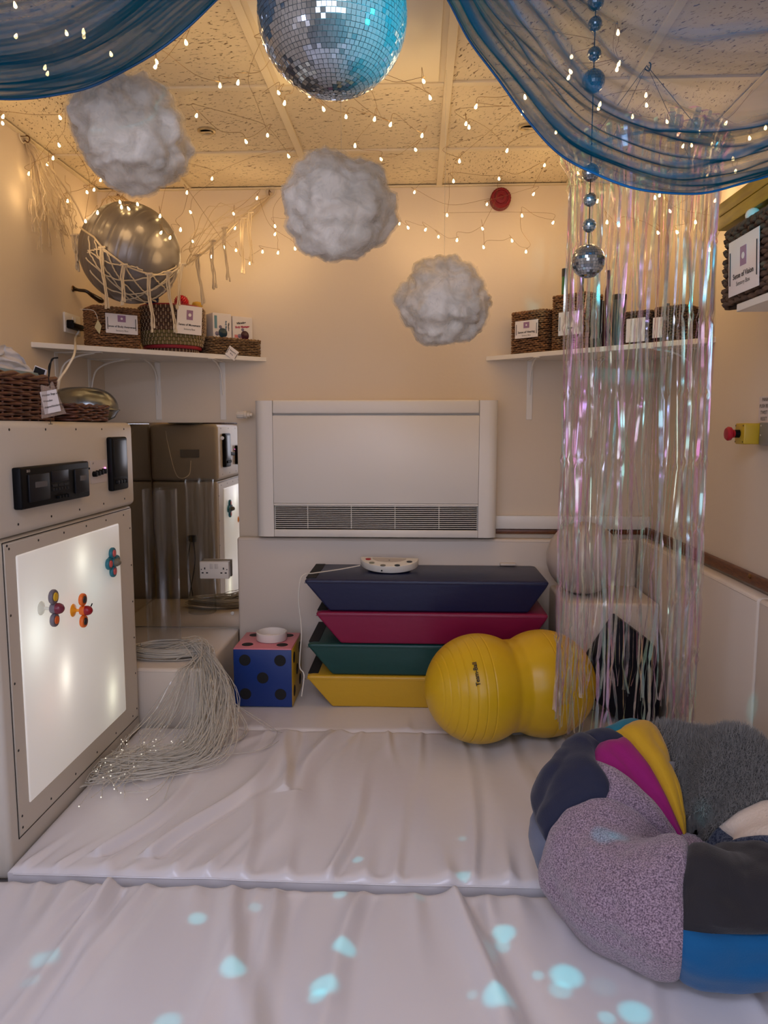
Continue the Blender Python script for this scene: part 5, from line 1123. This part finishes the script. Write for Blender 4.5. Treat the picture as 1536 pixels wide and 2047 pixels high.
drape('sheer dark blue fabric swag above the highest cotton cloud', hemL, topL,
      [(.01, .01, .01, .010, .006, 3), (.06, .04, .03, .03, .008, 1.6), (.13, .10, .07, .04, .008, 2.2), (.24, .20, .15, .09, .012, 2.6), (.34, .28, .24, .08, .009, 2.4), (.40, .36, .34, .05, .009, 1.5), (.5, .46, .4, .01, .005, 1.5)], 11)

# ------------------------------------------------------------------ tinsel curtain
def tinsel_material():
    m = bpy.data.materials.new('iridescent_film'); m.use_nodes = True; nt = m.node_tree; L = nt.links.new; nt.nodes.clear()
    out = nt.nodes.new('ShaderNodeOutputMaterial'); mix = nt.nodes.new('ShaderNodeMixShader'); tr = nt.nodes.new('ShaderNodeBsdfTransparent'); gl = nt.nodes.new('ShaderNodeBsdfGlossy'); gl.inputs['Roughness'].default_value = .16
    df = nt.nodes.new('ShaderNodeBsdfTranslucent'); df2 = nt.nodes.new('ShaderNodeBsdfDiffuse'); oi = nt.nodes.new('ShaderNodeObjectInfo'); lw = nt.nodes.new('ShaderNodeLayerWeight'); lw.inputs[0].default_value = .5
    tc = nt.nodes.new('ShaderNodeTexCoord'); n = nt.nodes.new('ShaderNodeTexNoise'); n.inputs['Scale'].default_value = 3.0; L(tc.outputs['Object'], n.inputs['Vector'])
    a = nt.nodes.new('ShaderNodeMath'); a.operation = 'ADD'; L(lw.outputs['Facing'], a.inputs[0]); L(oi.outputs['Random'], a.inputs[1])
    b = nt.nodes.new('ShaderNodeMath'); b.operation = 'ADD'; L(a.outputs[0], b.inputs[0]); L(n.outputs[0], b.inputs[1]); f = nt.nodes.new('ShaderNodeMath'); f.operation = 'FRACT'; L(b.outputs[0], f.inputs[0])
    r = nt.nodes.new('ShaderNodeValToRGB'); e = r.color_ramp.elements; e[0].position = 0; e[0].color = (.85, .30, .62, 1); e[1].position = 1; e[1].color = (.85, .30, .62, 1)
    for p_, c_ in ((.14, (.85, .55, .95, 1)), (.30, (.55, .95, 1, 1)), (.46, (.45, 1, .75, 1)), (.60, (.95, 1, .70, 1)), (.72, (1, .96, .92, 1)), (.88, (1, .94, .96, 1))): x = e.new(p_); x.color = c_
    L(f.outputs[0], r.inputs[0]); L(r.outputs[0], gl.inputs[0])
    # transmitted tint: pinkish to clear
    r2 = nt.nodes.new('ShaderNodeValToRGB'); e = r2.color_ramp.elements; e[0].position = .0; e[0].color = (.93, .93, .90, 1); e[1].position = 1; e[1].color = (.70, .40, .62, 1); x = e.new(.74); x.color = (.94, .92, .90, 1); x = e.new(.86); x.color = (.88, .66, .76, 1)
    L(oi.outputs['Random'], r2.inputs[0]); L(r2.outputs[0], tr.inputs[0]); L(r.outputs[0], df.inputs[0]); df2.inputs[0].default_value = (.85, .82, .80, 1)
    m0 = nt.nodes.new('ShaderNodeMixShader'); m0.inputs[0].default_value = .25; L(gl.outputs[0], m0.inputs[1]); L(df2.outputs[0], m0.inputs[2])
    m1_ = nt.nodes.new('ShaderNodeMixShader'); m1_.inputs[0].default_value = .18; L(m0.outputs[0], m1_.inputs[1]); L(df.outputs[0], m1_.inputs[2])
    mr = nt.nodes.new('ShaderNodeMapRange'); mr.inputs[1].default_value = 0; mr.inputs[2].default_value = .9; mr.inputs[3].default_value = .64; mr.inputs[4].default_value = .35; L(lw.outputs['Facing'], mr.inputs[0])
    L(mr.outputs[0], mix.inputs[0]); L(m1_.outputs[0], mix.inputs[1]); L(tr.outputs[0], mix.inputs[2]); L(mix.outputs[0], out.inputs[0]); return m
M_tin = tinsel_material()
TCX, TCY, TR = .705, 2.49, .228
tc_ = thing('tinsel_curtain', (TCX, TCY, .3), 'round iridescent tinsel strip curtain hanging from the ceiling', 'tinsel curtain')
ZR_ = 2.13
MB().tube([(TCX+TR*math.cos(t), TCY+TR*math.sin(t), ZR_) for t in np.linspace(0, 2*PI, 48, endpoint=False)], .005, 8, closed=True).obj('hoop', mat('clear_hoop', (220, 205, 200), .2, alpha=.6), tc_)
m = MB(); hk_ = np.array([TCX, TCY, ZC-.012])
for k in range(4): a_ = k*PI/2+.5; m.tube([hk_, (TCX+TR*math.cos(a_), TCY+TR*math.sin(a_), ZR_)], .0009, 4)
m.tube(bez([hk_+UZ*.012, hk_+np.array([.012, 0, .004]), hk_+np.array([.008, 0, -.016]), hk_+np.array([-.006, 0, -.01])], 14), .002, 5); m.obj('hanging_cord', M_blackm, tc_)
rr = random.Random(5)
levels = [2.06, 1.86, 1.62, 1.40, 1.18, .97, .76, .56, .42]
def ribbon(a0, rad, wid, zt_, zb_, seed, stray=0.0):
    r_ = random.Random(seed); n = 96; V = []; F = []
    lv = [l+r_.uniform(-.009, .009) for l in levels]; tw0 = r_.uniform(0, PI); drift = r_.uniform(-.018, .018); sw = 0
    targets = [r_.uniform(-.014, .014) for _ in range(len(lv)+2)]
    for i in range(n):
        t = i/(n-1); z = zt_+(zb_-zt_)*t
        k = sum(z < l for l in lv); zz0 = lv[k-1] if k > 0 else zt_+.02; zz1 = lv[k] if k < len(lv) else zb_; f_ = 0 if abs(zz0-zz1) < 1e-6 else (zz0-z)/(zz0-zz1)
        sh = targets[k]*(1-f_)+targets[k+1]*f_; pinch = min([abs(z-l) for l in lv]); pk_ = math.exp(-(pinch/.011)**2)
        an = a0+(sh+drift*t)/rad+stray*t*t; rd = rad*(1+.0*t)+.004*math.sin(z*9+seed)+.010*pk_*r_.uniform(-1, 1)
        flare = .03*math.exp(-((z-2.15)/.03)**2) if z > 2.08 else 0
        c_ = np.array([TCX+(rd+flare)*math.cos(an), TCY+(rd+flare)*math.sin(an), z])
        tw = tw0+.9*math.sin(z*2.4+seed)+.5*math.sin(z*7+seed*2)+r_.uniform(-.22, .22)+pk_*r_.uniform(-1, 1)
        tang = np.array([-math.sin(an), math.cos(an), 0]); rdv = np.array([math.cos(an), math.sin(an), 0]); wv = tang*math.cos(tw*.6)+rdv*math.sin(tw*.6)
        w2 = wid*(1-.7*pk_)*(.9+.2*r_.random()); V += [c_-wv*w2/2, c_+wv*w2/2]
        if i: F.append((2*i-2, 2*i-1, 2*i+1, 2*i))
    return V, F
for k in range(140):
    a0 = k/140*2*PI+rr.uniform(-.02, .02); front = math.sin(a0) < .25
    zb_ = rr.uniform(.29, .36); 
    if math.cos(a0) < -.55: zb_ = rr.uniform(.27, .32)
    V, F = ribbon(a0, TR*rr.uniform(.94, 1.0), rr.choice([.003, .004, .006, .009, .012]), ZR_+rr.uniform(.0, .05), zb_, k)
    MB().add(V, F).obj('tinsel_strip', M_tin, tc_, sharp=0)
# crushed film ruff around the hoop
m = MB()
for k in range(90):
    a0 = rr.uniform(0, 2*PI); p0 = np.array([TCX+TR*math.cos(a0), TCY+TR*math.sin(a0), ZR_]); L_ = rr.uniform(.03, .07); tg_ = np.array([-math.sin(a0), math.cos(a0), 0]); od = np.array([math.cos(a0), math.sin(a0), 0])
    pts = [p0-UZ*.03, p0+od*.012+UZ*L_*.3, p0+od*.02*rr.uniform(.3, 1.6)+UZ*L_*.8, p0-od*.01+UZ*L_]
    c_ = bez(pts, 9); w_ = rr.uniform(.004, .010)
    for i in range(len(c_)-1): m.add([c_[i]-tg_*w_, c_[i]+tg_*w_, c_[i+1]+tg_*w_*rr.uniform(.6, 1), c_[i+1]-tg_*w_*rr.uniform(.6, 1)], [(0, 1, 2, 3)])
m.obj('crumpled_heading', M_tin, tc_, kind='stuff', sharp=0)

# ------------------------------------------------------------------ fairy lights
M_bulb = mat('lit_warm_bulb', (255, 230, 180), .2, emit=(1.0, .70, .30), estr=16.0); M_bulb.cycles.emission_sampling = 'NONE'
M_wire = mat('fine_copper_wire', (150, 116, 76), .35, .7)
bulb_me = MB().lathe([(.0001, .0085), (.0018, .007), (.0042, .001), (.0048, -.003), (.0038, -.006), (.0001, -.0078)], n=10).mesh('bulb', np.zeros(3), M_bulb)
LIGHTS = {
 'fairy lights along the side wall and the corner by the net': [(6, 233), (5, 246), (58, 347), (95, 328), (106, 316), (120, 235), (118, 290), (135, 402), (171, 442), (195, 425), (174, 384), (188, 379), (201, 360), (240, 404), (243, 414), (257, 417), (275, 408), (288, 378)],
 'fairy lights draped over the silver ball and beside it': [(320, 432), (322, 465), (340, 475), (361, 459), (381, 424), (374, 385), (385, 482), (423, 513), (397, 510), (448, 494), (472, 500), (470, 456), (467, 427), (500, 526), (525, 503), (556, 505), (550, 452), (550, 468), (514, 396), (590, 497), (588, 442)],
 'fairy lights under the ceiling tiles around the highest cotton cloud': [(372, 85), (313, 123), (311, 133), (440, 171), (476, 165), (393, 231), (424, 357), (492, 283), (535, 270), (577, 312), (529, 85), (549, 110)],
 'fairy lights under the ceiling beneath the big mirror ball': [(557, 185), (569, 206), (589, 167), (619, 190), (647, 218), (692, 233), (749, 238), (742, 175), (781, 249), (710, 291), (762, 318), (831, 299), (844, 271), (847, 162), (860, 195)],
 'fairy lights under the ceiling near the red sounder': [(932, 247), (938, 254), (952, 213), (1045, 226), (1014, 301), (919, 322), (907, 362), (998, 357), (1089, 330), (974, 408), (1067, 388), (829, 384), (1112, 264), (1050, 194)],
 'fairy lights across the end wall above the lowest cloud': [(788, 431), (799, 447), (816, 455), (851, 459), (877, 473), (894, 430), (914, 480), (965, 457), (967, 494), (1024, 481), (1044, 431), (1052, 503), (1106, 445)],
 'fairy lights seen through the large blue swag': [(1143, 113), (1141, 143), (1137, 155), (1236, 65), (1238, 127), (1234, 138), (1200, 208), (1197, 216), (1292, 190), (1293, 210), (1265, 233), (1334, 243), (1360, 262), (1356, 268), (1400, 264), (1383, 290), (1366, 292), (1424, 288), (1452, 246), (1499, 276), (1531, 255), (1415, 350), (1471, 342), (1466, 317)],
 'fairy lights behind and inside the tinsel curtain': [(1156, 347), (1195, 402), (1214, 444), (1238, 450), (1310, 395), (1319, 390), (1340, 422), (1316, 465), (1354, 464), (1391, 444), (1431, 342), (1430, 401), (1444, 442), (1419, 499)],
 'fairy lights seen through the dark blue swag': [(32, 72), (133, 66), (167, 63), (168, 72), (222, 108), (90, 135), (95, 147), (30, 10)]}
glow = []
for lab, L in LIGHTS.items():
    pts = []
    for (u, v) in L:
        zz = 2.34+random.uniform(-.04, .04); p_ = P(u, v, z=zz) if v < 372 else None
        if v >= 372 or p_[1] > 3.5 or p_[1] < 1:
            p_ = P(u, v, y=3.53+random.uniform(-.05, .05))
            if 150 < u < 375 and v > 370: p_ = P(u, v, y=2.90 if v > 400 else 3.1)
        if p_[0] < XL+.03: p_ = P(u, v, x=XL+.03)
        if 'tinsel' in lab: p_ = P(u, v, y=2.9) if u < 1400 else P(u, v, x=XR-.04)
        if p_[0] > XR-.03: p_ = P(u, v, x=XR-.03)
        if 215 < u < 330 and 400 < v < 440: p_ = ball_front(u, v, .012)
        if (u, v) in ((322, 465), (340, 475)): p_ = ball_front(u, v, .014)
        pts.append(np.array(p_, float))
    fs = thing('fairy_lights', (pts[0][0], pts[0][1], pts[0][2]), lab.replace('fairy lights', 'warm fairy lights', 1), 'fairy lights')
    left = list(range(1, len(pts))); order = [0]
    while left:
        c_ = pts[order[-1]]; j = min(left, key=lambda q: np.linalg.norm(pts[q]-c_)); left.remove(j); order.append(j)
    m = MB()
    for a_, b_ in zip(order[:-1], order[1:]):
        A1, B1 = pts[a_]+UZ*.010, pts[b_]+UZ*.010; d_ = np.linalg.norm(A1-B1); md = (A1+B1)/2+np.array([random.uniform(-1, 1), random.uniform(-.3, .3), random.uniform(-.8, .9)])*d_*.16
        lp = np.array([random.uniform(-.02, .02), 0, random.uniform(.012, .03)])
        c3 = bez([A1, A1+lp, md, B1-lp*.4+UZ*.012, B1], 26); c3[:, 0] = np.clip(c3[:, 0], XL+.006, XR-.006); c3[:, 1] = np.minimum(c3[:, 1], YB-.006); c3[:, 2] = np.minimum(c3[:, 2], ZC-.014); m.tube(c3, .0007, 4)
    # leads on to the ceiling
    for e_ in (order[0], order[-1], order[len(order)//2]):
        A1 = pts[e_]+UZ*.01; m.tube(bez([A1, A1+np.array([random.uniform(-.08, .08), random.uniform(-.05, .02), .5*(ZC-.014-A1[2])]), [A1[0]+random.uniform(-.2, .2), min(A1[1]+random.uniform(-.1, .1), YB-.02), ZC-.014]], 16), .0007, 4)
    m.obj('wire', M_wire, fs)
    for i, p_ in enumerate(pts):
        Mx = Matrix.Translation(tuple(p_)) @ Matrix.Rotation(random.uniform(-.5, .5), 4, 'Y') @ Matrix.Rotation(random.uniform(-.5, .5), 4, 'X')
        inst('bulb', bulb_me, fs, Mx)
        if i % 2 == 0: glow.append(p_)
for i, p_ in enumerate(glow):      # the light the bulbs themselves give
    l = bpy.data.lights.new('fairy_glow', 'POINT'); l.energy = .17; l.color = WARM; l.shadow_soft_size = .04
    o = bpy.data.objects.new('fairy_glow', l); COL.objects.link(o); o.location = tuple(p_-UZ*.10+np.array([.03 if p_[0] < 0 else -.03, -.05, 0]))
# warm point lamps with no bulbs of their own, by the side walls
for (c_, e_) in (((XL+.14, 3.5, 2.25), .7), ((XL+.10, 2.5, 2.28), .35), ((.95, 3.35, 2.15), .9), ((1.04, 2.35, 2.12), .35)):
    l = bpy.data.lights.new('warm_point_glow', 'POINT'); l.energy = e_; l.color = WARM; l.shadow_soft_size = .05
    o = bpy.data.objects.new('warm_point_glow', l); COL.objects.link(o); o.location = c_

# ------------------------------------------------------------------ cyan flecks thrown by the mirror ball
for i, (u, v, s_, e_) in enumerate(((395, 1836, 1.3, 1), (90, 1917, 1.6, .8), (465, 1945, 1.7, 1.2), (510, 1815, 1.0, .5), (680, 1785, 1.1, .9), (715, 1718, .9, .8), (927, 1750, 1.1, 1), (925, 1677, .6, .5), (688, 1893, 1.6, 1.4), (648, 1972, 1.8, 1.4), (635, 1992, 1.2, 1),
     (1007, 1858, 1.6, 1.4), (1003, 1880, 1.1, .8), (1132, 1948, 2.0, 1.6), (1120, 1975, 1.4, .8), (1075, 1945, .8, .8), (998, 2005, 1.9, 1.4), (1268, 2020, 1.8, 1.4), (1212, 2030, 1.0, 1), (335, 2042, 1.6, .9), (838, 1792, .8, .4), (945, 1990, .7, .5), (60, 1965, 1.0, .4))):
    tgt = P(u, v, z=.055); d = tgt-DISCO; d /= np.linalg.norm(d)
    l = bpy.data.lights.new('cyan_fleck', 'SPOT'); l.energy = 62*e_; l.color = (.0, .74, .88); l.spot_size = math.radians(s_*1.35); l.spot_blend = .8; l.shadow_soft_size = .004
    o = bpy.data.objects.new('cyan_fleck', l); COL.objects.link(o); o.location = tuple(DISCO+d*(DR+.012)); aim(o, tuple(tgt))
for (tgt, s_, e_) in ((P(1205, 1660, y=1.72), 1.8, 1.2), (P(1230, 1650, y=1.72), 1.2, 1), (P(1410, 1630, y=1.85), 1.4, 1), (P(1505, 1415, x=1.06), 1.6, .8), (P(1500, 1480, x=1.06), 1.4, .7), (P(1522, 530, x=.86), 1.0, .5), (P(1150, 1770, y=1.55), 1.6, .3)):
    d = tgt-DISCO; d /= np.linalg.norm(d); l = bpy.data.lights.new('cyan_fleck', 'SPOT'); l.energy = 40*e_; l.color = (.0, .74, .88); l.spot_size = math.radians(s_*1.4); l.spot_blend = .8; l.shadow_soft_size = .004
    o = bpy.data.objects.new('cyan_fleck', l); COL.objects.link(o); o.location = tuple(DISCO+d*(DR+.012)); aim(o, tuple(tgt))

# ------------------------------------------------------------------ patchwork beanbag
BC = np.array([.68, 1.86]); BZ = .053
bbg = thing('beanbag', (BC[0], BC[1], BZ), 'large patchwork beanbag with a furry grey panel and a sunken middle', 'beanbag')
PR = [(0, .02, .0), (.08, .22, .0), (.16, .325, .022), (.26, .368, .09), (.38, .374, .165), (.50, .350, .235), (.60, .312, .292), (.68, .262, .322), (.76, .205, .320), (.84, .140, .285), (.91, .085, .235), (.96, .045, .19), (1.0, .012, .15)]
PT = np.array(PR)
def bag(a, t):
    """a = azimuth in degrees, 0 toward the camera, positive to the camera's right; t = 0 under, 1 inside"""
    r = np.interp(t, PT[:, 0], PT[:, 1]); z = np.interp(t, PT[:, 0], PT[:, 2])
    ar = math.radians(a); back = .5-.5*math.cos(ar)
    up = .80+.44*back+.06*math.sin(ar*3+1)
    k = max(0, min(1, (t-.16)/.5)); z = z*(1+(up-1)*k)
    r *= 1+.035*math.sin(ar*2+.7)+.05*(t > .3)*(math.sin(ar*5+t*7)*.35)
    if t > .58:
        f = (t-.58)/.42; r = r+.020*math.sin(ar*6+.5)*math.sin(f*PI); z += .018*math.sin(ar*5+2)*math.sin(f*PI)
    ar2 = ar-.30                                   # camera looks along (.34,.94) at the bag
    dx = math.sin(ar2+.0); dy = -math.cos(ar2)
    s_ = 1-.0; cx_ = BC[0]+(.02*(t > .6)*(t-.6)/.4); cy_ = BC[1]-(.035*max(0, t-.6)/.4)
    q = Vector((dx*2.2, dy*2.2, t*3)); nn_ = .010*noise.noise(q*1.7)+.006*noise.noise(q*4.2)
    return np.array([min(1.043, cx_+dx*(r+nn_)), cy_+dy*(r+nn_), BZ+z+nn_*.6*(t > .1)])
def smooth_bag(a, t):
    return (bag(a, t)*2+bag(a, max(0, t-.02))+bag(a, min(1, t+.02))+bag(a-2, t)+bag(a+2, t))/6
def panel(name, a0, a1, t0, t1, M, lab=None, bulge=.010, na=26, ntt=26, folds=0, edge=None):
    G = np.zeros((na, ntt, 3)); B_ = np.zeros((na, ntt))
    for i in range(na):
        for j in range(ntt):
            fa, ft = i/(na-1), j/(ntt-1); 
            ta0 = t0(fa) if callable(t0) else t0; ta1 = t1(fa) if callable(t1) else t1
            tt = ta0+(ta1-ta0)*ft; aa0 = a0(ft) if callable(a0) else a0; aa1 = a1(ft) if callable(a1) else a1
            G[i, j] = smooth_bag(aa0+(aa1-aa0)*fa, tt); e = min(fa, 1-fa)*max(8, abs(aa1-aa0))/8; f = min(ft, 1-ft)*abs(ta1-ta0)*26; B_[i, j] = math.sqrt(min(1, e))*math.sqrt(min(1, f))
    D1 = np.gradient(G, axis=0); D2 = np.gradient(G, axis=1); N_ = np.cross(D1, D2); N_ /= np.linalg.norm(N_, axis=2, keepdims=True)+1e-9
    if np.mean(N_[:, :, 2]*0+(N_[..., 0]*(G[..., 0]-BC[0])+N_[..., 1]*(G[..., 1]-BC[1]))[:, :]) < 0 and (t0 if not callable(t0) else t0(.5)) < .5: N_ = -N_
    elif not ((t0 if not callable(t0) else t0(.5)) < .5) and np.mean(N_[..., 2]) < 0: N_ = -N_
    wr = np.array([[noise.noise(Vector((G[i, j, 0]*9, G[i, j, 1]*9, G[i, j, 2]*22)))*.5+(1.5*abs(noise.noise(Vector((G[i, j, 0]*7+5, G[i, j, 1]*7, G[i, j, 2]*6)))) if folds else 0) for j in range(ntt)] for i in range(na)])
    G2 = G+N_*((bulge*B_+.006*wr*B_*(1+folds)-.004*(1-B_))[..., None])
    o = MB().grid(G2).obj(name, M, bbg, sharp=0, label=lab); return G2, N_, o
def fabric(name, rgb, rough=.8, bump=(300, .25), vary=None, sheen=.2): return mat(name, rgb, rough, bump=bump, vary=vary, sheen=sheen, spec=.25)
F_lil = fabric('lilac_boucle', (184, 160, 176), .95, (260, 1.0, 1), vary=(300, (100, 82, 98), .13), sheen=.4)
F_dk = fabric('charcoal_canvas', (44, 42, 46), .8); F_bl = fabric('mid_blue_canvas', (14, 92, 146), .75); F_nv = fabric('navy_canvas', (40, 44, 66), .78)
F_gb = fabric('grey_blue_canvas', (112, 118, 138), .8); F_te = fabric('teal_canvas', (16, 112, 136), .75); F_ye = fabric('yellow_canvas', (206, 160, 36), .75)
F_mg = fabric('magenta_canvas', (152, 26, 110), .75); F_dn = fabric('dark_blue_tweed', (34, 42, 66), .9, (300, .8), vary=(200, (86, 92, 108), .1)); F_wh = fabric('white_fleece', (226, 208, 190), 1.0, (150, .8)); F_br = fabric('dark_brown_canvas', (42, 30, 32), .8)
F_fu = fabric('grey_fur_base', (84, 82, 80), 1.0, (200, .8))
panel('boucle_panel', -68, 0, lambda f: .0, lambda f: .97, F_lil, 'lilac grey boucle panel', na=60, ntt=90, folds=1)
panel('canvas_panel', 0, 54, .425, .94, F_dk, 'charcoal canvas panel', na=50, ntt=56, folds=1.8)
panel('canvas_panel', 0, 54, .0, .425, F_bl, 'mid blue canvas panel', na=44, ntt=30)
panel('canvas_panel', -118, -68, .0, .42, F_gb, 'grey blue canvas panel', na=34, ntt=26)
panel('canvas_panel', -118, -68, .42, .74, F_nv, 'navy canvas panel', na=50, ntt=50, folds=2.2)
panel('boucle_panel', -100, -68, .74, .99, F_lil, 'lilac grey boucle panel inside the rim', na=20, ntt=20)
panel('canvas_panel', -132, -100, .74, .995, F_mg, 'magenta canvas panel', na=20, ntt=20, folds=1)
panel('canvas_panel', -165, -132, .70, .995, F_ye, 'yellow canvas panel', na=24, ntt=24, folds=1)
panel('canvas_panel', -118, -118+-15+0-0+0, .0, .74, F_nv, 'navy canvas side strip', na=14, ntt=40)
panel('canvas_panel', -165, -133, .0, .70, F_te, 'teal canvas panel', na=26, ntt=40)
GF, NF, _ = panel('fur_panel', -165, -263, .30, .985, F_fu, 'shaggy grey fur panel', na=50, ntt=50)
panel('canvas_panel', -165, -263, .0, .30, F_br, 'dark lower back panel', na=30, ntt=20)
panel('canvas_panel', 54, 97, .0, .66, F_br, 'dark brown canvas panel', na=30, ntt=40)
panel('fleece_panel', 60, 97, .66, .90, F_wh, 'cream fleece panel', na=24, ntt=24)
panel('tweed_panel', 22, 97, .90, .985, F_dn, 'dark blue tweed panel', na=26, ntt=14)
panel('tweed_panel', 54, 60, .66, .94, F_dn, 'narrow dark blue tweed panel', na=10, ntt=20)
panel('boucle_panel', 0, 22, .94, 1.0, F_lil, 'lilac grey boucle tuck', na=12, ntt=8)
MB().lathe([(max(.0001, .065*math.sin(i*PI/14)), -.05*math.cos(i*PI/14)) for i in range(15)], (BC[0]+.02, BC[1]-.03, BZ+.150), n=24).obj('tucked_centre', F_lil, bbg, sharp=0)
m = MB(); na_, nb_ = GF.shape[:2]; sgn = 1
for k in range(34000):
    i = random.random()*(na_-1.01); j = random.random()*(nb_-1.01)*.95; i0, j0 = int(i), int(j); fi, fj = i-i0, j-j0
    p_ = GF[i0, j0]*(1-fi)*(1-fj)+GF[i0+1, j0]*fi*(1-fj)+GF[i0, j0+1]*(1-fi)*fj+GF[i0+1, j0+1]*fi*fj; nn_ = NF[i0, j0]
    if nn_[2] < 0 and j > nb_*.4: nn_ = -nn_
    out = np.array([p_[0]-BC[0], p_[1]-BC[1], 0]); 
    if j < nb_*.4 and np.dot(nn_, out) < 0: nn_ = -nn_
    L_ = random.uniform(.012, .025); d_ = nn_*.8+np.array([random.gauss(0, .4), random.gauss(0, .4), random.gauss(-.1, .4)]); d_ /= np.linalg.norm(d_); s_ = np.cross(d_, [.3, .5, .8]); s_ *= .0009/np.linalg.norm(s_)
    m.add([p_-s_, p_+s_, p_+d_*L_], [(0, 1, 2)])
m.obj('fur_pile', mat('grey_fur', (146, 142, 138), .8, sheen=.3), bbg, kind='stuff', sharp=0)
q = smooth_bag(-164, .86); MB().box((-.012, -.002, -.016), (.012, .002, .016), .001, R=np.eye(3), c=q+np.array([-.01, -.022, .004])).obj('sewn_label', mat('label_grey', (120, 116, 116), .6), bbg)
